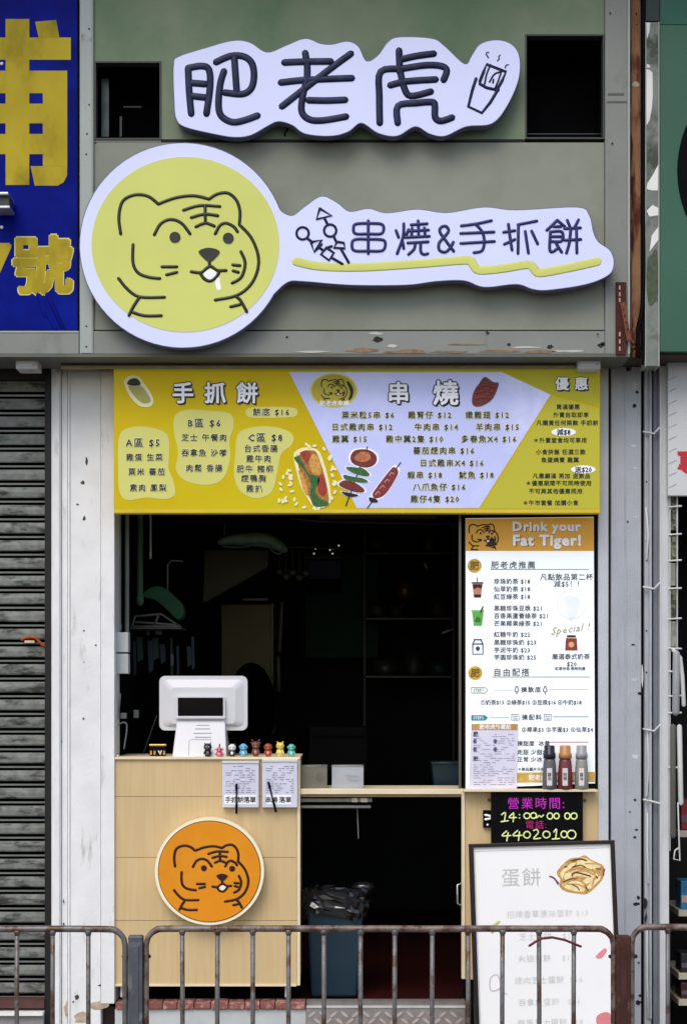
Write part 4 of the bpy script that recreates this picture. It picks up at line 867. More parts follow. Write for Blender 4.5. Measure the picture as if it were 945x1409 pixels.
    text('STEP1', 658, 949.7, 5.4, a3, lgrn, t, bold=.02); text('STEP2', 658, 987.7, 5.4, a3, print_white, t, bold=.02)
    lr = M('rule_grey', srgb(196, 206, 206)); lbr = M('rule_blue', srgb(130, 176, 196)); lpk = M('rule_pink', srgb(196, 110, 124))
    rule(679, 706, 949, lr); rule(755, 808, 948, lr); rule(673, 700, 987, lbr); rule(760, 809, 985.5, lbr, 1.2); rule(755, 809, 1020.5, lpk, 1.2)
    tx('揀飲底', 730, 949, 8, al='CENTER', b=.025, sp=1.3); tx('揀配料', 731, 987, 8, al='CENTER', b=.025, sp=1.3)
    for x in (710.5, 749.5): strokes('leaf_print', [[(x, 944), (x-2.5, 950), (x, 952), (x+2.5, 950), (x, 944)], [(x, 952), (x, 955)]], 1.1, a2, lg, t, .2)
    for x in (708.5, 753): strokes('topping_print', [[(x-5, 983), (x+5, 983), (x+5, 991), (x-5, 991), (x-5, 983)], [(x-3, 986), (x+3, 986)], [(x-3, 989), (x+3, 989)]], .8, a2, lg, t, .2, smooth=False)
    tx('①奶茶$15 ②綠茶$15 ③豆漿$16 ④牛奶$18', 730, 966.5, 7.2, al='CENTER', b=.02, sp=1.0, sx=.98)
    tx('①珍珠$3', 660, 1004, 7.6, b=.02); tx('②椰果$3 ③芋圓$3 ④仙草$4', 766, 1004, 7.4, al='CENTER', b=.02, sx=.95)
    tx('揀甜度  冰量', 711, 1023, 7.4, b=.025); tx('走甜 少甜$5', 711, 1035, 7.4, b=.025); tx('正常 少冰 熱', 711, 1045, 7.4, b=.025); tx('＊飲品圖片只供參考', 712, 1058.5, 4.8, b=.03)
    pshape('footer_band', [(711, 1063), (817.7, 1062), (818, 1076), (711, 1077)], a1, M('gold_band', srgb(206, 170, 84), .4, 0, .2, 50), t, closed_smooth=False)
    text('肥老虎 FAT TIGER', 760, 1070, 8, a2, print_white, t, bold=.02)
    # taped sheet
    s = thing('price_sheet', 'small white price sheet taped over the lower left of the drinks poster', 'paper sheet', (X(680), 0, Z(1086)))
    MB().plate([(X(648), Z(996)), (X(645), Z(1085.5)), (X(710.5), Z(1085)), (X(712), Z(996))], -.004, .003).build('paper', M('sheet_lav', srgb(218, 216, 232), .5, 0, .06, 9), s)
    MB().pbox(648.5, 712, 996, 1004.5, -.0048, .0008).build('heading_band', M('band_o', srgb(190, 150, 84), .5, 0, .2, 40), s)
    text('肥老虎外賣紙', 681, 1000.3, 7, -.0056, print_white, s, bold=.03)
    rnd = random.Random(5); mb = MB()
    for y in list(range(1010, 1082, 3)):
        x = 651
        while x < 706:
            l = rnd.uniform(3, 11)
            if rnd.random() < .68: mb.pbox(x, min(x+l, 708), y, y+.8, -.0048, .0008)
            x += l+rnd.uniform(1, 6)
    mb.build('printed_lines', M('sheetline', srgb(146, 140, 170), .6), s)
    for y in (1010, 1044): text('肥', 654, y, 6.5, -.0056, lg, s, bold=.03)
    for (x, y) in ((653, 1020), (653, 1031), (681, 1020), (681, 1031)): pshape('mark', ell(x, y, 2.6, 3.4, 8), -.0052, M('markv', srgb(90, 86, 120)), s, closed_smooth=False)
drinks_panel()
def bottles():
    for px, nm, c1, c2, lab, w_ in ((755.5, 'grey', srgb(94, 92, 98), srgb(28, 32, 44), 'grey squeeze bottle with black cap before the drinks poster', 10), (777, 'red', srgb(110, 50, 54), srgb(178, 124, 74), 'dark red sauce bottle with tan cap between two grey bottles', 10.4), (799.5, 'pale', srgb(140, 138, 132), srgb(150, 150, 150), 'pale grey bottle with silver cap, rightmost before the poster', 9.6)):
        Y = -.03; z = Z(1086, 0)+.003; t = thing('sauce_bottle', lab, 'bottle', (X(px, Y), Y, z), group='sauce bottles on the ledge')
        r = w_*kk(Y); H = 1/1.0*kk(Y)
        MB().lathe([(r*.92, 0), (r, .004), (r*.95, 20*H), (r*.9, 30*H), (r*.82, 38*H), (r*.72, 42*H)], X(px, Y), Y, z, 18).build('body', M('bottle_'+nm, c1, .3, 0, .08, 20), t)
        MB().lathe([(r*.86, 42*H), (r*.86, 47*H), (r*.8, 50*H), (r*.72, 50.5*H), (r*.74, 59*H), (r*.6, 60*H)], X(px, Y), Y, z, 18).build('cap', M('cap_'+nm, c2, .35, 0, .08, 20), t)
        MB().pbox(px-3.6, px+3.6, 1057, 1081, Y-r*.98, .004).build('label_sticker', M('sticker', srgb(214, 210, 206), .6), t)
        rnd = random.Random(px); text('甜\n辣' if nm == 'red' else '醬\n油', px, 1066, 5.2, Y-r*.98-.0008, lambda_dark, t, bold=.02)
lambda_dark = M('sticker_print', srgb(90, 70, 70), .6)
def lower_right():
    t = thing('wood_panel', 'pale wood panel below the drinks poster behind the signs', 'panel', (X(733), 0, Z(1348)))
    MB().pbox(639.8, 827, 1087, 1348, .006, .04).build('panel', wood, t, bevel=.0015)
    MB().pbox(638, 821.5, 1086.4, 1089.5, -.055, .10).build('ledge', wood_edge, t, bevel=.001)
    MB().box(X(640), X(828), .05, .14, -.3, Z(1348)).build('base', black, t)
    h = thing('door_hook', 'black and silver catch on the wood panel left of the blackboard', 'hook', (X(670), 0, Z(1140)))
    MB().pbox(664.5, 675, 1115, 1139, -.012, .02).build('plate', black, h, bevel=.003)
    MB().tube([(X(667), -.018, Z(1121)), (X(673), -.02, Z(1122)), (X(673.5), -.02, Z(1126)), (X(667), -.018, Z(1127))], .005, 8).build('catch', print_white, h)
    MB().ball(X(670), -.016, Z(1134.5), .005, n=8).build('screw', print_white, h)
    MB().ball(X(672), -.004, Z(1100.5), .0065, 1, .6, 1).build('screw', M('brass', srgb(110, 84, 52), .4, .5), t); MB().ball(X(804), -.004, Z(1101), .0065, 1, .6, 1).build('screw', M('brass', srgb(110, 84, 52), .4, .5), t)
    b = thing('blackboard', 'small blackboard with purple and yellow chalk reading 營業時間 14:00~00:00 44020100', 'blackboard', (X(738), -.02, Z(1161)))
    Y = -.04; MB().pbox(675.5, 801.5, 1089, 1161, Y, .018).build('board', M('board_black', (.003, .003, .004), .6, 0, .3, 20, spec=.08), b, bevel=.002)
    c = (640, 1070, 3.0984)
    pu = M('chalk_purple', srgb(196, 40, 190), .7, emit=.02); ye = M('chalk_yellow', srgb(232, 244, 160), .7)
    text('營業時間:', 737, 1105.5, 16.5, Y-.001, pu, b, bold=0, sp=1.2)
    text('電話:', 737, 1135, 12, Y-.001, M('chalk_mag', srgb(170, 30, 110), .7), b, bold=.002, sp=1.15)
    def ring(cx, cy, rx, ry): e = ell(cx, cy, rx, ry, 10, -1.4); return e+[e[0]]
    l1 = [[(154, 158), (170, 150), (166, 186)], [(152, 188), (182, 184)], [(205, 150), (186, 170), (216, 170)], [(206, 155), (203, 188)], ring(262, 163, 13, 12), ring(290, 162, 12, 12), [(304, 172), (314, 162), (322, 168), (332, 160)], ring(360, 164, 12, 13), ring(388, 164, 11, 12), ring(434, 164, 11, 13), ring(462, 164, 13, 13)]
    l2 = [[(175, 228), (156, 248), (192, 247)], [(182, 235), (176, 270)], [(222, 226), (202, 247), (240, 246)], [(230, 232), (226, 268)], ring(262, 244, 14, 14), [(290, 226), (304, 222), (310, 236), (290, 260), (320, 258)], ring(345, 243, 15, 14), [(376, 232), (388, 220), (384, 260)], [(370, 262), (400, 260)], ring(420, 242, 13, 14), ring(452, 243, 18, 18)]
    for l in l1+l2: strokes('chalk_stroke', [q(l, *c)], 1.9, Y-.001, ye, b, .3)
    for y in (158, 172): pshape('chalk_dot', ell(640+230/3.0984, 1070+y/3.0984, 1, 1, 8), Y-.001, ye, b, closed_smooth=False)
lower_right(); bottles()
def sandwich_board():
    Y = -.45; t = thing('easel_sign', 'white menu sign board in black frame headed 蛋餅 leaning before the wood panel', 'sign board', (X(762, Y), Y, -.27))
    a, b, c, d = 656.5, 859, 1160, 1476
    MB().pbox(a, b, c, d, Y, .02).build('board', M('board_sheet', srgb(238, 238, 236), .3, 0, .02, 3), t)
    fr = MB(); bw = 6
    for r_ in ((a, b, c, c+5), (a, b, d-6, d), (a, a+bw, c+5, d-6), (b-bw, b, c+5, d-6)): fr.pbox(*r_, Y-.012, .034)
    fr.build('frame', M('frame_dk', srgb(28, 14, 12), .4), t, bevel=.002)
    L1 = Y-.0012; L2 = Y-.002; L3 = Y-.003; L4 = Y-.004
    strokes('inner_line', [[(664, 1170), (852, 1170)], [(664, 1170), (664, 1466)], [(852, 1170), (852, 1466)]], .6, L1, print_faint, t, .2, smooth=False)
    pf = M('print_soft', srgb(196, 192, 186), .5)
    text('蛋餅', 727, 1208, 26, L1, pf, t, bold=-.004, sp=1.15)
    for y, s, x in ((1259, '招牌香草原味蛋餅 $13', 762), (1290, '芝士蛋餅    $14', 760), (1320, '火腿蛋餅    $15', 758), (1350, '煙肉芝士蛋餅  $16', 760), (1380, '吞拿魚蛋餅   $16', 760), (1408, '雙重芝士蛋餅 $18', 760)):
        text(s, x, y, 10.5, L1, print_faint, t, bold=.004, sp=1.1)
    z7 = (636, 1070, 3.0984)
    br = M('crust', srgb(196, 150, 84), .5, 0, .35, 90); cr_ = M('egg', srgb(236, 216, 160), .5, 0, .15, 60); dk = M('crust_dk', srgb(96, 56, 30), .5)
    crust = q([(438, 405), (470, 370), (498, 352), (535, 348), (560, 340), (590, 362), (632, 382), (640, 402), (634, 440), (600, 478), (560, 506), (520, 503), (470, 492), (446, 470), (450, 440), (440, 425)], *z7)
    pshape('food_picture_crust', crust, Y-.0006, br, t)
    for pts in ([(452, 408), (485, 376), (520, 372), (500, 392), (470, 412), (460, 440)], [(530, 356), (560, 352), (600, 374), (626, 388), (600, 402), (560, 392), (525, 384)], [(470, 420), (520, 404), (580, 410), (612, 424), (596, 440), (540, 430), (500, 432), (474, 446)], [(456, 466), (500, 446), (540, 452), (556, 480), (540, 496), (490, 486)], [(600, 446), (622, 428), (616, 450), (572, 486), (566, 470)], [(572, 436), (592, 446), (566, 462), (548, 450)]):
        pshape('food_picture_fold', q(pts, *z7), L1, cr_, t)
    for l in ([(505, 388), (540, 382), (560, 392)], [(462, 452), (490, 440), (520, 440)], [(555, 470), (568, 490)], [(606, 398), (626, 400)], [(500, 464), (520, 474), (530, 488)]):
        strokes('food_picture_edge', [q(l, *z7)], 1.5, L2, dk, t, .2)
    if 0: pshape('food_picture', q([(445, 400), (500, 360), (560, 345), (620, 370), (650, 410), (630, 460), (590, 495), (540, 505), (480, 490), (450, 455)], *z7), L1, cr_, t)
    for l in ([(450, 404), (500, 366), (540, 356)], [(460, 470), (500, 445), (545, 455), (560, 500)], [(500, 415), (550, 405), (600, 425)], [(560, 375), (620, 380), (642, 405)], [(480, 462), (520, 462), (550, 475)], [(590, 400), (600, 430), (585, 470)]):
        strokes('food_picture_edge', [q(l, *z7)], 1.7, L2, br, t, .2)
    for l in ([(500, 362), (540, 355), (565, 362)], [(500, 425), (520, 412), (580, 430)], [(605, 432), (610, 438)], [(405, 425), (425, 435), (440, 460)], [(470, 388), (480, 385)], [(640, 402), (636, 425)]):
        strokes('food_picture_filling', [q(l, *z7)], 1.9, L3, dk, t, .2)
    strokes('garnish_picture', [q([(410, 428), (430, 440), (450, 462)], *z7)], 1.2, L2, M('pinkish', srgb(200, 120, 96)), t, .2)
    gy = M('cut_lime', srgb(196, 196, 120)); strokes('garnish_picture', [[(682, 1276), (694, 1268)], [(684, 1282), (690, 1278)]], 4, L1, gy, t, .1)
    pk = M('ham_pink', srgb(216, 130, 136), .5); pshape('ham_picture', [(826, 1320), (838, 1309), (842, 1312), (834, 1322)], L1, pk, t); pshape('ham_picture', [(824, 1402), (840, 1396), (846, 1410), (828, 1420)], L1, pk, t)
    strokes('box_picture', [[(680, 1345), (690, 1341), (693, 1358), (680, 1362), (680, 1345)], [(690, 1360), (702, 1368)]], 1.6, L1, M('boxp', srgb(206, 196, 200)), t, .2)
    for x in (690, 826):
        MB().tube([(X(x, Y), Y+.03, Z(1200, Y)), (X(x, Y), Y+.36, -.20)], .012, 8).build('rear_leg', M('frame_dk', (0, 0, 0)), t)
    t.rotation_euler = (R(-4), R(-1.6), 0)
sandwich_board()
def step_plate():
    s = thing('metal_step', 'checker plate metal step at the shop door threshold', 'step', (X(530), 0, -.3))
    mt = M('plate_metal', srgb(150, 142, 138), .45, .4, .15, 20, .3, 60)
    MB().pbox(421.5, 640, 1388, 1480, -.02, .08).build('plate', mt, s, bevel=.002)
    MB().pbox(421.5, 640, 1384.5, 1387.5, -.024, .08).build('nosing', M('nose', srgb(196, 196, 194), .4, .3, .1, 20), s, bevel=.001)
    MB().pbox(421.5, 640, 1378, 1384.2, .0, .06).build('threshold', M('thr', srgb(112, 108, 104), .7, 0, .2, 20), s)
    dm = M('tread_metal', srgb(196, 190, 184), .35, .4, .1, 20); first = {}
    k = 0
    for j in range(4):
        for i in range(15):
            x = 429+i*15+(7.5 if j % 2 else 0); y = 1396+j*9; sgn = 1 if (i+j) % 2 else -1
            if x > 634: continue
            if sgn not in first:
                o = MB(); c, n_ = math.cos(R(38*sgn)), math.sin(R(38*sgn)); P = []
                for u, v in ((-6.5, 0), (-3, 1.7), (3, 1.7), (6.5, 0), (3, -1.7), (-3, -1.7)): P.append((X(x+u*c-v*n_, -.022), Z(y+u*n_+v*c, -.022)))
                o.plate(P, -.0235, .004); first[sgn] = (o.build('tread', dm, s, bevel=.0007), x, y)
            else:
                o, fx, fy = first[sgn]; cc = o.copy(); link(cc); cc.parent = s; cc.location = ((x-fx)*kk(-.022), 0, (fy-y)*kk(-.022))
step_plate()
# ================================================================== INSIDE THE SHOP
def inside():
    def th(n, l, c, x, y, Y): return thing(n, l, c, (X(x, Y), Y, Z(y, Y)))
    g1 = M('pipe_grey', (.22, .25, .24), .5); g2 = M('pipe_green', (.04, .10, .07), .6)
    for i, (x, y0, y1, r, Y, m, lab) in enumerate(((164, 704, 868, 3.2, .18, g1, 'grey pipe, nearest the white pilaster inside the shop'), (175, 704, 880, 3.2, .30, g1, 'second grey pipe inside from the pilaster'), (193, 700, 830, 4.5, .5, g2, 'thick dark green pipe inside the shop'), (207.5, 695, 768, 1.5, .4, g1, 'short thin pale pipe over the green cloth'))):
        t = thing('vertical_pipe', lab, 'pipe', (X(x, Y), Y, Z(y1, Y)), group='pipes inside the left wall')
        MB().tube([(X(x, Y), Y, Z(y0-6, Y)), (X(x, Y), Y, Z(y1, Y))], r*kk(Y), 10).build('pipe', m, t)
        MB().tube([(X(x, Y), Y, Z(y1-8, Y)), (X(x, Y), Y, Z(y1-2, Y))], r*1.25*kk(Y), 10).build('collar', m, t)
    t = th('switch_box', 'white electrical switch box fixed inside the opening beside the pilaster', 'switch box', 168, 927, .06)
    wm = M('switch_white', (.42, .44, .44), .5, 0, .05, 9)
    MB().pbox(157, 177, 870, 897.5, .06, .06).build('upper_box', wm, t, bevel=.003); MB().pbox(157, 177, 899.5, 927, .06, .06).build('lower_box', wm, t, bevel=.003)
    c = th('power_cable', 'pale power cable looping down below the switch box', 'cable', 168, 1030, .1)
    cw = M('cable_pale', (.16, .17, .18), .5)
    MB().tube([(X(a, .1), .1, Z(b, .1)) for a, b in cr([(166, 955), (163, 985), (160, 998), (170, 994), (175, 1000), (171, 1030)])], .0035, 7).build('cord', cw, c)
    MB().pbox(166, 174, 981, 989, .1, .03).build('plug', M('plug', (.14, .15, .15), .5), c, bevel=.002); MB().pbox(184, 191, 977, 988, .14, .03).build('plug', M('plugd', (.06, .065, .06), .5), c, bevel=.002)
    # shelf with green cloth bag
    Y = .55; t = th('wall_shelf', 'metal bracket shelf below a green cloth inside the shop', 'shelf', 215, 864, Y)
    sm = M('bracket_in', (.10, .105, .1), .45, .3)
    for l in ([(182, 862), (248, 862)], [(186, 848), (182, 862)], [(186, 848), (222, 845), (248, 862)], [(218, 848), (212, 862)], [(188, 856), (246, 860)]):
        MB().tube([(X(a, Y), Y, Z(b, Y)) for a, b in l], .006, 6).build('bracket', sm, t)
    MB().box(X(180, Y), X(250, Y), Y, Y+.25, Z(865, Y), Z(862.5, Y)).build('shelf_board', sm, t)
    b = th('green_cloth_bag', 'folded green cloth slumped over the inside shelf', 'cloth', 225, 852, Y)
    vs = []; P = [(198, 818), (212, 808), (226, 809), (240, 820), (252, 833), (254, 846), (246, 853), (230, 838), (215, 826), (203, 823)]
    for yy, sc_ in ((Y+.02, .8), (Y-.03, 1.0), (Y-.06, .9)):
        pass
    MB().plate([(X(a, Y), Z(c_, Y)) for a, c_ in cr(P, True, 3)], Y-.04, .12).build('cloth', M('cloth_green', (.006, .05, .022), .8, 0, .3, 12, .5, 20), b, bevel=.015)
    MB().tube([(X(a, Y), Y-.03, Z(c_, Y)) for a, c_ in [(232, 815), (232, 778), (237, 772), (252, 773)]], .0035, 6).build('hanger', sm, b)
    # rolled bag
    Y = 1.0; r = th('rolled_bag', 'pale green rolled plastic bag hanging high inside with a cord loop', 'bag', 345, 755, Y)
    mb = MB(); pts = cr([(302, 742), (320, 739), (345, 738), (368, 740), (382, 746), (392, 752)], False, 4)
    rr = [(.008+.022*math.sin(math.pi*min(1, (i+1)/len(pts)*.9)))*1.2 for i in range(len(pts))]
    mb.tube([(X(a, Y), Y, Z(b_+4, Y)) for a, b_ in pts], .03, 12, 1, rr=rr); mb.build('roll', M('bag_green', (.10, .17, .14), .45, 0, .3, 20, .6, 25), r)
    MB().tube([(X(a, Y), Y-.04, Z(b_, Y)) for a, b_ in cr([(308, 753), (335, 754), (365, 749), (376, 760), (386, 763), (391, 755), (388, 747)])], .004, 7).build('cord_loop', M('cord_in', (.09, .11, .1), .5), r)
    MB().tube([(X(309, Y), Y, Z(720, Y)), (X(309, Y), Y, Z(742, Y))], .003, 6).build('hanging_string', g2, r)
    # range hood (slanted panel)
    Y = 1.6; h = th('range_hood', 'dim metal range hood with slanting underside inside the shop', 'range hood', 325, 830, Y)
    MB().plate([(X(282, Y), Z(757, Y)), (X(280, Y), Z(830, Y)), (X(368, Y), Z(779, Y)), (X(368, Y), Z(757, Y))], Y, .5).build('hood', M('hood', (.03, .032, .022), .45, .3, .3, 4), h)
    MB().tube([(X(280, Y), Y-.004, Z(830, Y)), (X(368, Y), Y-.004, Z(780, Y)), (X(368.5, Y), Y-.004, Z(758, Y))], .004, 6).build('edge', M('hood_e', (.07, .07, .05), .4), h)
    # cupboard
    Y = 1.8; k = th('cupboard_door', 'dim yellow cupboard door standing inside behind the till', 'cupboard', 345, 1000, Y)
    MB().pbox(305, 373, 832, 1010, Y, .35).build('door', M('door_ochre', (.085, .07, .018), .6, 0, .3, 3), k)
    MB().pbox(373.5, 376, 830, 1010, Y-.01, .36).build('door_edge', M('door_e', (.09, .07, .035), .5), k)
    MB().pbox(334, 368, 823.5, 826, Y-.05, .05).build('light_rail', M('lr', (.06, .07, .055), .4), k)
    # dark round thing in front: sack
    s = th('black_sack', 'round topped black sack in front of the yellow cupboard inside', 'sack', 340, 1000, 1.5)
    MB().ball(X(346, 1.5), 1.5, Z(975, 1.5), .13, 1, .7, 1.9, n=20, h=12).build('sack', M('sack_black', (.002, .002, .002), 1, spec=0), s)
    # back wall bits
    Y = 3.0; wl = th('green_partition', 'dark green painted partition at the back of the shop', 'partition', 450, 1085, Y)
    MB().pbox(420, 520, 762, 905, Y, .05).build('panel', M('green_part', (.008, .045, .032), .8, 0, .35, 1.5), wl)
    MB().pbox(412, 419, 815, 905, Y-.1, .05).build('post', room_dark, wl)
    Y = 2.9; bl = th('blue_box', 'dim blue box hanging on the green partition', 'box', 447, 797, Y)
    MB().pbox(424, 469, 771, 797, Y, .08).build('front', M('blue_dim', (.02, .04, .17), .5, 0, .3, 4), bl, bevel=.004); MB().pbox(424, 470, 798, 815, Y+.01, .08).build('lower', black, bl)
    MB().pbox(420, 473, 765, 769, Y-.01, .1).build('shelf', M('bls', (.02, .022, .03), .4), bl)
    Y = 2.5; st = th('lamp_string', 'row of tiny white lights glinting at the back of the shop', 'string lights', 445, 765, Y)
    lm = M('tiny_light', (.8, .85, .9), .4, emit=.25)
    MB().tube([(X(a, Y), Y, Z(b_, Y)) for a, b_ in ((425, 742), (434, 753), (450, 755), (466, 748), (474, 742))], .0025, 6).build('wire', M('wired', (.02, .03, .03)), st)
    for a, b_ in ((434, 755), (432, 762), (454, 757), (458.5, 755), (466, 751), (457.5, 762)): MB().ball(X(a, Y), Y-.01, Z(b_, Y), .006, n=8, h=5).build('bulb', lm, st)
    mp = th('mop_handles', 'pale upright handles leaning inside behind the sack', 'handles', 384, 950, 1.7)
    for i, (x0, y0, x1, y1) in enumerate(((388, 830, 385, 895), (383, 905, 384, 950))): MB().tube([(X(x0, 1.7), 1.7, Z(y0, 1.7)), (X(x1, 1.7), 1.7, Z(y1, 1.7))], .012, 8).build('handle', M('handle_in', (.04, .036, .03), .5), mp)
    # mess under pipes
    cl = th('hanging_tools', 'dark hanging utensils and cloths below the inside shelf', 'utensils', 215, 930, .7)
    tm = [M('tool_a', (.01, .022, .035), .6), M('tool_b', (.008, .03, .024), .6), M('tool_c', (.05, .055, .055), .4)]
    rnd = random.Random(12)
    for i in range(9):
        x = 186+i*10+rnd.uniform(-3, 3); y0 = rnd.uniform(868, 890); y1 = y0+rnd.uniform(25, 60)
        w_ = rnd.uniform(2, 6)
        MB().plate([(X(x-w_, .7), Z(y0, .7)), (X(x-w_*.6, .7), Z(y1, .7)), (X(x+w_*.8, .7), Z(y1-4, .7)), (X(x+w_*.5, .7), Z(y0, .7))], .7+i*.01, .02).build('utensil', tm[i % 2], cl, bevel=.004)
    MB().pbox(235, 239, 900, 916, .68, .01).build('utensil', tm[2], cl); MB().pbox(202, 206, 868, 874, .68, .01).build('hook', tm[2], cl); MB().pbox(214, 223, 868, 873, .68, .01).build('hook', tm[2], cl)
    ru = th('leaning_stick', 'thin stick leaning inside left of the till', 'stick', 205, 1035, .4)
    MB().tube([(X(198, .4), .4, Z(1035, .4)), (X(216, .4), .4, Z(985, .4))], .003, 6).build('stick', tm[2], ru)
    # teal basin on right of shelf
    Y = .35; bs = th('teal_basin', 'dark teal plastic tub inside at the right end of the shelf', 'tub', 613, 1085, Y)
    tb = M('tub_teal', (.005, .022, .032), .45)
    mb = MB(); z0, z1 = Z(1085, Y), Z(1050, Y)
    vs = [(X(598, Y), Y, z0), (X(628, Y), Y, z0), (X(631, Y), Y-.02, z1), (X(594, Y), Y-.02, z1), (X(598, Y), Y+.15, z0), (X(628, Y), Y+.15, z0), (X(631, Y), Y+.17, z1), (X(594, Y), Y+.17, z1)]
    mb.add(vs, [(0, 1, 2, 3), (5, 4, 7, 6), (4, 0, 3, 7), (1, 5, 6, 2), (4, 5, 1, 0)]); mb.build('tub', tb, bs)
    mb = MB(); mb.tube([vs[3], vs[2], vs[6], vs[7], vs[3]], .006, 6, cap=False); mb.build('rim', tb, bs)
    rk = th('red_kettle', 'dim red kettle glinting deep inside on the right', 'kettle', 560, 835, 2.0)
    MB().lathe([(.04, 0), (.06, .03), (.055, .08), (.03, .11)], X(558, 2), 2.0, Z(825, 2), 14).build('body', M('kettle_red', (.06, .006, .006), .3), rk)
    MB().tube([(X(556, 2), 2, Z(830, 2)), (X(552, 2), 1.98, Z(836, 2))], .01, 7).build('spout', M('kettle_red', (1, 1, 1)), rk)
    la = th('ladle', 'small metal ladle hanging inside near the right upright', 'ladle', 615, 872, 1.2)
    MB().tube([(X(609, 1.2), 1.2, Z(871, 1.2)), (X(623, 1.2), 1.2, Z(866, 1.2))], .007, 8).build('bowl', M('ladle', (.12, .12, .12), .3, .6), la); MB().tube([(X(585, 1.2), 1.25, Z(775, 1.2)), (X(588, 1.2), 1.25, Z(781, 1.2))], .01, 8).build('hook', M('ladleb', (.08, .08, .05), .3, .6), la)
    # dim kit further back, mostly lost in the dark
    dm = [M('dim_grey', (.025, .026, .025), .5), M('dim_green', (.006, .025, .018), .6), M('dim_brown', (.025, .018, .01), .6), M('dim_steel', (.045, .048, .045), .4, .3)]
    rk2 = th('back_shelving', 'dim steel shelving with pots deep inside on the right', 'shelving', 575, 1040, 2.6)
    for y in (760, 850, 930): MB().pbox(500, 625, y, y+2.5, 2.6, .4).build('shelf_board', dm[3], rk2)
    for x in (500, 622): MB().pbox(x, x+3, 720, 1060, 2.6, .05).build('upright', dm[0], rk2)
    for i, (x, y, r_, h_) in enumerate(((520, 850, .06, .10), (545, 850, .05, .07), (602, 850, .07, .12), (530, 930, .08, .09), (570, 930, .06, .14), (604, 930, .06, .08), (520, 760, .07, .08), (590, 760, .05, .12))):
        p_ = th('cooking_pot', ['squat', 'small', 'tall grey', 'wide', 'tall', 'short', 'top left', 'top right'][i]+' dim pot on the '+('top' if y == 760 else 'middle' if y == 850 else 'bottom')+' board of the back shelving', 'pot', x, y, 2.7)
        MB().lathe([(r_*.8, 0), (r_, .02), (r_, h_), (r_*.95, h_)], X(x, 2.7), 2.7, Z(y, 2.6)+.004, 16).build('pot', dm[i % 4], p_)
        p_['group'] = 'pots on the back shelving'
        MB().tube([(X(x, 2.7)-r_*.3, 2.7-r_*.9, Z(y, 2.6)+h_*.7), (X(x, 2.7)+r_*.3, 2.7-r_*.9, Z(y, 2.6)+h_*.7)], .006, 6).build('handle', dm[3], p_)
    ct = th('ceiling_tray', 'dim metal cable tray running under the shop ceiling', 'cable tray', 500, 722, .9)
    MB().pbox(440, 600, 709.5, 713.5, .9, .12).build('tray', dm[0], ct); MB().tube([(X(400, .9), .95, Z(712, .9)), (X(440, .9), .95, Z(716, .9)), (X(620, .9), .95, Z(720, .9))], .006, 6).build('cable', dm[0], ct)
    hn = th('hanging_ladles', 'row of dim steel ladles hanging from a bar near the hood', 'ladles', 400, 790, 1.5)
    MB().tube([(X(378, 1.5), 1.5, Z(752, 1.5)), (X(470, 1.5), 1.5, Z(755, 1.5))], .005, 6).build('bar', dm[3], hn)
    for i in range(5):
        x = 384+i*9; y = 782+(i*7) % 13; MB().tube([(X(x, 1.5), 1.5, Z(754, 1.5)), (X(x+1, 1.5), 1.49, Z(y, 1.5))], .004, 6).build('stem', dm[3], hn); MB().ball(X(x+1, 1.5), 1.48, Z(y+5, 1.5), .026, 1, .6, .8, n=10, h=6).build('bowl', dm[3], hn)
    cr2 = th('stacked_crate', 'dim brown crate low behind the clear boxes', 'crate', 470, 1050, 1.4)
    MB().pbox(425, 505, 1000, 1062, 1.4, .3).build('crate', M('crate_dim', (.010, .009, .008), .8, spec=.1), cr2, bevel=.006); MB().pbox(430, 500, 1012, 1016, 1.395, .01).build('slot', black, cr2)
inside()
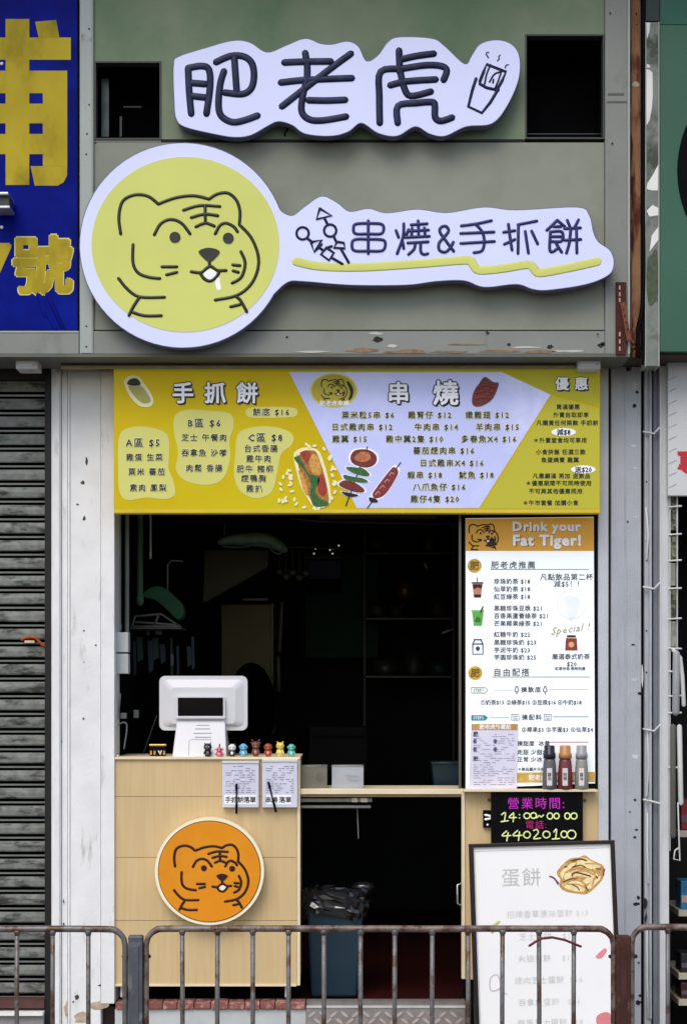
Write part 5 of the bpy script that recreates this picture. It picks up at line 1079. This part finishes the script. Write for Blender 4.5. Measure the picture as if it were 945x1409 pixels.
def rubbish_bin():
    Y = .22; t = thing('rubbish_bin', 'dark blue plastic bin lined with black bag in the doorway', 'bin', (X(466, Y), Y+.15, Z(1372, Y)))
    m = M('bin_blue', (.010, .032, .052), .5, 0, .1, 6)
    z0, z1 = Z(1374, Y), Z(1240, Y)
    x0, x1, X0, X1 = X(428, Y), X(491, Y), X(422, Y), X(501, Y)
    vs = [(x0, Y+.03, z0), (x1, Y+.03, z0), (X1, Y, z1), (X0, Y, z1), (x0, Y+.28, z0), (x1, Y+.28, z0), (X1, Y+.3, z1), (X0, Y+.3, z1)]
    MB().add(vs, [(0, 1, 2, 3), (5, 4, 7, 6), (4, 0, 3, 7), (1, 5, 6, 2), (4, 5, 1, 0)]).build('body', m, t, bevel=.012)
    MB().box(x0+.02, x0+.025, Y+.012, Y+.03, z0+.03, z1-.05).build('rib', m, t)
    # bag: crinkled collar
    bm_ = bmesh.new(); n = 44; rings = 9; rnd = random.Random(6); grid = []
    cx, cy = X(461, Y), Y+.15; rx, ry = (X1-X0)/2+.012, .165
    for k in range(rings):
        f = k/(rings-1); row = []
        for i in range(n):
            a = 2*math.pi*i/n; c, s_ = math.cos(a), math.sin(a)
            ex = math.copysign(abs(c)**.6, c); ey = math.copysign(abs(s_)**.6, s_)
            j = rnd.uniform(-.012, .012); z = z1+.055-.13*f+.022*math.sin(3*a+1)*f+rnd.uniform(-.006, .006)
            g = 1+.10*math.sin(f*math.pi)
            if k == 0: g = .9
            row.append(bm_.verts.new((cx+ex*(rx*g+j)-ORG[t].x, cy+ey*(ry*g+j)-ORG[t].y, z-ORG[t].z)))
        grid.append(row)
    for k in range(rings-1):
        for i in range(n): bm_.faces.new((grid[k][i], grid[k+1][i], grid[k+1][(i+1) % n], grid[k][(i+1) % n]))
    me = bpy.data.meshes.new('bin_bag'); bm_.to_mesh(me); bm_.free(); me.materials.append(M('bag_black', (.012, .012, .014), .18, spec=.8))
    o = bpy.data.objects.new('bin_bag', me); link(o); o.parent = t; ORG[o] = ORG[t]
    MB().ball(X(500, Y), Y+.12, z1+.05, .035, 1.6, 1, .8).build('bag_knot', M('bag_black', (0, 0, 0)), t)
rubbish_bin()
# ================================================================== RIGHT OF FASCIA + NEIGHBOUR
def right_side():
    Y = FY+.04
    t = thing('rusty_column', 'rusty tan steel column standing right of the grey fascia', 'column', (X(874, Y), Y, Z(495, Y)))
    MB().pbox(867, 881, -160, 488, Y, .06).build('web', rust_col, t, bevel=.002); MB().pbox(866, 868.5, -160, 486, Y-.02, .06).build('flange', rust, t)
    rnd = random.Random(8)
    chips(t, [(875, 116, 7, 5)], Y-.0012, M('pale_patch', srgb(176, 170, 152), .8), rnd)
    chips(t, [(875, 19, 2, 2), (875, 34, 1.3, 1.3), (874, 296, 2.4, 2), (868.5, 262, 3, 14), (869, 246, 3, 5), (868, 200, 2, 22), (869, 330, 3, 20)], Y-.0214, M('rust_dark', srgb(58, 20, 14), .9), rnd)
    for pts in ([(866, 470), (874, 478), (880, 490)], [(878, 440), (874, 460), (870, 492)], [(868, 480), (878, 486), (884, 496)]):
        MB().tube([(X(a, Y), Y-.02, Z(b, Y)) for a, b in pts], .008, 6).build('strut', rust, t)
    br = thing('slotted_bracket', 'dark rusty slotted angle bracket at the lower right of the fascia', 'bracket', (X(854, FY), FY-.02, Z(490, FY)))
    dr = M('rust_maroon', srgb(64, 26, 20), .85, 0, .3, 14, .4, 50)
    MB().pbox(847, 861, 388, 488, FY-.03, .016).build('plate', dr, br, bevel=.001)
    sl_ = M('slot_pale', srgb(190, 160, 140), .8)
    for y in (396, 405, 413, 460, 470, 480): MB().pbox(851, 853, y-3, y+2.5, FY-.0315, .0015).build('slot', sl_, br)
    ab = MB().plate([(X(a, FY-.03), Z(b, FY-.03)) for a, b in ((852, 418), (858, 416), (867, 468), (861, 470))], FY-.045, .012).build('diagonal_brace', rust, br)
    for i in range(4): MB().plate([(X(a, FY-.03), Z(b, FY-.03)) for a, b in ell(856+i*2, 427+i*9, 1.3, 2, 10)], FY-.0462, .0014).build('slot', dr, br)
    c = thing('black_cable', 'thick black cable running down beside the rusty column', 'cable', (X(884, FY), FY, Z(500, FY)))
    MB().tube([(X(a, FY), FY+.0, Z(b, FY)) for a, b in cr([(884.5, -160), (884.5, 100), (884, 240), (885, 380), (882, 430), (877, 455), (878, 490)])], 3*kk(FY), 8).build('cable', black, c)
    MB().tube([(X(a, FY), FY+.01, Z(b, FY)) for a, b in cr([(886.5, -160), (886, 300), (886, 440), (884, 500)])], 2*kk(FY), 8).build('cable', black, c)
    g = thing('galvanised_strip', 'weathered grey metal strip with peeled white patches before the green board', 'metal strip', (X(898, FY), FY, Z(505, FY)))
    Yg = FY+.0
    MB().pbox(888, 906.5, 30, 504, Yg, .1).build('strip', galv, g, bevel=.003); MB().pbox(888, 906.5, -160, 28.5, Yg-.005, .1).build('top_cap', M('dk_teal', srgb(22, 40, 38), .5), g)
    MB().pbox(887.2, 888.5, 30, 504, Yg-.004, .1).build('lip', trim_lite, g); MB().pbox(905.2, 906.6, 30, 504, Yg-.004, .1).build('lip', trim_lite, g)
    patches = [[(888.6, 95), (893, 96), (897, 100), (897.5, 130), (896, 150), (893, 165), (889, 173), (888.6, 150)], [(888.6, 31), (894, 31), (893, 42), (889.5, 54)], [(905, 226), (904.5, 262), (897, 262), (889, 260), (890, 252), (898, 240)], [(889, 290), (897, 282), (905, 286), (905, 296), (893, 298)], [(905, 312), (905, 330), (899, 338), (893, 346), (896, 324)], [(889, 88), (893, 89), (894, 93), (889, 93)]]
    for p_ in patches: pshape('peeled_patch', p_, Yg-.0015, peel, g, closed_smooth=False, dep=.002)
    gp = M('moss', srgb(76, 86, 66), .9, 0, .3, 40)
    pshape('moss_patch', [(890, 360), (896, 350), (903, 344), (905, 380), (903, 410), (893, 420), (889, 395)], Yg-.0015, gp, g, dep=.002)
    s = thing('green_signboard', 'green signboard with part of a black disc over the neighbouring shop', 'signboard', (X(1000, FY), FY, Z(485, FY)))
    MB().pbox(907.5, 1200, 34, 484, FY, .06).build('board', M('green_board', srgb(46, 92, 70), .45, 0, .12, 2, .05, 30), s, bevel=.002)
    MB().pbox(907.5, 1200, -160, 33.5, FY-.002, .06).build('top_band', M('green_top', srgb(10, 84, 62), .45), s)
    MB().plate([(X(a, FY), Z(b, FY)) for a, b in ell(1070, 235, 139, 150, 64)], FY-.004, .004).build('black_disc', black, s)
    w_ = thing('white_signboard', 'white signboard with red characters hung over the neighbouring shop entrance', 'signboard', (X(1000, 0), -.05, Z(680, 0)))
    MB().pbox(918.5, 1200, 487, 682, -.08, .04).build('board', M('wboard', srgb(196, 198, 198), .5, 0, .05, 3), w_, bevel=.002)
    MB().pbox(906, 918, 488, 496, -.08, .04).build('board_end', jamb_white, w_)
    rd = M('red_char', srgb(186, 30, 44), .5)
    MB().pbox(931.5, 946, 621, 626, -.0815, .0015).build('red_stroke', rd, w_)
    text('專營小食', 931, 638, 32, -.0818, rd, w_, al='LEFT', bold=.03)
    gl = M('scrawl', srgb(130, 132, 134), .6)
    for i in range(10): y = 518+i*16.5; strokes('pencil_mark', [[(920, y+5), (925, y+2), (930, y)]], .9, -.0805, gl, w_, .3)
    # neighbour's dark shop
    n = thing('neighbour_shop', 'dark open front of the neighbouring shop at the right edge', 'shop', (X(1000), .3, -.3))
    MB().box(X(919), X(1200), .9, .95, -.3, Z(500)).build('back_wall', M('nb_dark', (.01, .01, .012), .9), n); MB().box(X(905), X(919), .12, .9, -.3, Z(500)).build('side_wall', M('nb_dark', (0, 0, 0)), n)
    MB().box(X(1199), X(1215), -.02, .9, -.3, Z(480)).build('side_wall', jamb_white, n); MB().box(X(905), X(1215), -.02, .9, Z(486), Z(480)).build('ceiling', M('nb_dark', (0, 0, 0)), n)
    MB().box(X(905), X(1215), -.02, .9, -.31, -.28).build('floor', concrete, n)
    r = thing('wire_rack', 'white wire display rack hanging on the neighbouring shop jamb', 'rack', (X(930), -.02, Z(1190)))
    wm = M('wire_white', srgb(200, 200, 196), .4); pm = M('rack_pack', srgb(120, 124, 96), .4, 0, .5, 60, stain=srgb(50, 52, 40), slo=.45, shi=.55, sscale=40)
    MB().tube([(X(931, -.04), -.04, Z(680, -.04)), (X(931, -.04), -.04, Z(895, -.04))], .0035, 6).build('rod', wm, r)
    MB().tube([(X(921, -.04), -.04, Z(680, -.04)), (X(921, -.04), -.04, Z(1170, -.04))], .003, 6).build('rod', wm, r)
    for y in (698, 736, 772, 810, 852, 892, 924, 958, 981, 1056): MB().tube([(X(919, -.04), -.045, Z(y, -.04)), (X(935, -.04), -.06, Z(y+random.uniform(-1, 1), -.04))], .004, 6).build('hook', wm, r)
    for y0, y1, a, b, m in ((684, 730, 921, 930, pm), (738, 770, 921, 930, pm), (775, 806, 921, 929, M('pk2', srgb(140, 142, 130), .4, 0, .3, 40)), (812, 850, 921, 930, pm), (855, 890, 921, 930, M('pk2', (1, 1, 1)))):
        MB().pbox(a, b, y0, y1, -.03, .05).build('hanging_pack', m, r, bevel=.002)
    u = thing('white_umbrella', 'white folded umbrella hanging from the rack at the right edge', 'umbrella', (X(937), -.05, Z(1110)))
    MB().tube([(X(926, -.06), -.06, Z(895, -.06)), (X(935, -.06), -.06, Z(905, -.06)), (X(938, -.06), -.06, Z(930, -.06)), (X(940, -.06), -.06, Z(970, -.06))], 3*kk(), 8).build('handle', wm, u)
    MB().tube([(X(930, -.06), -.06, Z(900, -.06)), (X(929, -.06), -.06, Z(980, -.06))], 5*kk(), 10).build('grip', M('grip', srgb(150, 152, 156), .4), u)
    MB().tube([(X(934, -.06), -.06, Z(1000, -.06)), (X(936, -.06), -.06, Z(1105, -.06))], 3.6*kk(), 10).build('canopy', wm, u)
    MB().tube([(X(926, -.06), -.05, Z(1000, -.06)), (X(926, -.06), -.05, Z(1150, -.06))], 4*kk(), 8).build('cover', M('ucover', srgb(84, 84, 76), .6), u)
    MB().tube([(X(a, -.06), -.06, Z(b, -.06)) for a, b in [(932, 1105), (934, 1168), (935, 1184), (926, 1182), (928, 1170), (934, 1166)]], .0035, 6).build('strap', wm, u)
    sh = thing('display_shelf', 'dark display shelving with wood shelf edges in the neighbouring shop', 'shelf', (X(960), .3, -.3))
    em = M('shelf_edge', srgb(186, 176, 156), .5)
    for y in (1143, 1252, 1339, 1375): MB().pbox(933, 1080, y, y+9, .2, .35).build('shelf_board', em, sh, bevel=.002)
    MB().pbox(1080, 1084, 1000, 1400, .2, .35).build('upright', em, sh)
    goods = [(1100, 1142, srgb(120, 30, 34), 'red packet stack on the top right display shelf'), (1212, 1252, srgb(40, 110, 150), 'blue packet on the second display shelf at right'), (1312, 1338, srgb(34, 30, 36), 'dark packet on the third display shelf'), (1352, 1374, srgb(60, 30, 30), 'maroon packet on the lowest display shelf')]
    for i, (y0, y1, c_, lab) in enumerate(goods):
        for j in range(1):
            gd = thing('snack_packet', lab if j == 0 else 'packet number %d along the same display shelf'.replace('number %d', ['', 'second', 'third'][j])+['', ', top row', ', blue row', ''][0], 'packet', (X(945+j*26, .22), .22, Z(y1, .22)), group='packets on the neighbouring shelves')
            if j: gd['label'] = ['red', 'blue', 'dark', 'maroon'][i]+' packet hidden '+['', 'second', 'third'][j]+' along the right display shelf'
            MB().pbox(936+j*26, 958+j*26, y0, y1, .21, .12).build('packet', M('pk_%d' % i, c_, .4, 0, .4, 20), gd, bevel=.004)
            MB().pbox(937+j*26, 957+j*26, y0+(y1-y0)*.5, y0+(y1-y0)*.75, .2085, .002).build('band', M('pkb_%d' % i, srgb(190, 150, 130) if i == 1 else srgb(90, 80, 90), .5), gd)
right_side()
# ================================================================== RAILINGS
def railings():
    Y = -2.0; zb = -.27
    def bar(t, x, y0, w_, m, top=True):
        rnd = random.random()
        w0 = (w_/2)*kk(Y); j = lambda: random.uniform(-.0012, .0012)
        MB().tube([(X(x, Y)+j(), Y+j(), zb+.14), (X(x, Y)+j(), Y+j(), zb+.4), (X(x, Y)+j(), Y+j(), zb+.65), (X(x, Y), Y, Z(y0, Y))], w0, 10, cap=False, rr=[w0, w0*random.uniform(.96, 1.04), w0, w0*.98]).build('bar', m, t)
        MB().lathe([(w0*1.5, 0), (w0*1.7, .004), (w0*1.3, .010), (w0, .016)][::-1] and [(w0, -.016), (w0*1.25, -.010), (w0*1.6, -.003), (w0*1.5, .001)], X(x, Y), Y, Z(y0, Y)+.0, 10).build('weld', m, t)
    def section(lab, xl, xr, bars, m, ytop=1275, cap_l=True, cap_r=True, barm=None):
        t = thing('railing', lab, 'railing', (X((xl+xr)/2, Y), Y, zb), group='kerbside railing sections')
        r = 4.6*kk(Y); pts = []
        yt = ytop+4.5
        def leg(x, s):  # curve from rail to leg
            return [(x+s*26, yt), (x+s*14, yt+1.5), (x+s*5, yt+8), (x, yt+20), (x-s*.5, yt+60), (x-s*.5, 1660)]
        P = []
        if cap_l: P += leg(xl, 1)[::-1]
        else: P += [(xl, yt)]
        n = 8
        for i in range(1, n): P.append((xl+30+(xr-xl-60)*i/n, yt+random.uniform(-.5, .5)))
        if cap_r: P += leg(xr, -1)
        else: P += [(xr, yt)]
        # top pipe: only the curved hoop
        rr = []
        for a, b in P: rr.append(r if b < yt+6 else r*.86)
        mb = MB(); PP = cr([(a, b, c) for (a, b), c in zip(P, rr)], False, 3)
        mb.tube([(X(a, Y), Y, Z(b, Y)) for a, b, c in PP], r, 10, 1, rr=[c for a, b, c in PP]); mb.build('hoop', m, t)
        MB().tube([(X(xl, Y), Y, zb+.14), (X(xr, Y), Y, zb+.14)], .011, 8).build('bottom_rail', m, t)
        for x in bars: bar(t, x, yt+2, 6.4, barm or steel)
        return t
    section('grey railing section in front of the closed shutter', -470, 172, [-424+49.5*i for i in range(13) if abs(-424+49.5*i-172) > 20][:-1]+[122] if False else [-370, -321, -272, -223, -174, -125, -76, -27, 24, 73, 122], steel, 1274)
    section('long rusty topped railing section across the counter and doorway', 202, 843, [251, 299.5, 348, 397, 445.5, 496, 543, 594.5, 643.5, 691, 741, 789], steel_r, 1273.5)
    section('brown railing section in front of the neighbouring shop', 869, 1400, [918, 967, 1016, 1065, 1114, 1163, 1212, 1261, 1310, 1355], steel_r, 1271)
    for x0, x1, yt, m, lab, h in ((177.5, 197.5, 1287, post_g, 'grey steel railing post between counter and white pilaster', 0), (846, 866, 1287, post_r, 'rust brown railing post in front of the leaning sign', 1)):
        t = thing('railing_post', lab, 'post', (X((x0+x1)/2, Y), Y, zb), group='railing posts')
        MB().box(X(x0, Y), X(x1, Y), Y-.018, Y+.018, zb, Z(yt, Y)).build('post', m, t, bevel=.004)
        MB().box(X(x0, Y)+.012, X(x1, Y)-.012, Y-.021, Y-.0182, zb+.1, Z(yt+14, Y)).build('face_plate', m, t, bevel=.001)
        for xx in (x0-7, x1+8):
            for yy in (1316, 1600): MB().tube([(X((x0+x1)/2, Y), Y, Z(yy, Y)), (X(xx, Y), Y, Z(yy, Y))], .0065, 8).build('bolt', M('bolt_dk', srgb(40, 34, 32), .6, .3), t)
    # maroon strip hanging on railing before the sign
    rb = thing('red_tie', 'dark red wire bent over the railing bars before the sign', 'wire', (X(760, Y), Y, Z(1300, Y)))
    MB().tube([(X(a, Y), Y-.02, Z(b, Y)) for a, b in ((727, 1300), (736, 1294), (744, 1290), (758, 1288.5), (775, 1292), (797, 1301))], .004, 7).build('wire', M('wire_red', srgb(92, 20, 26), .5), rb)
railings()
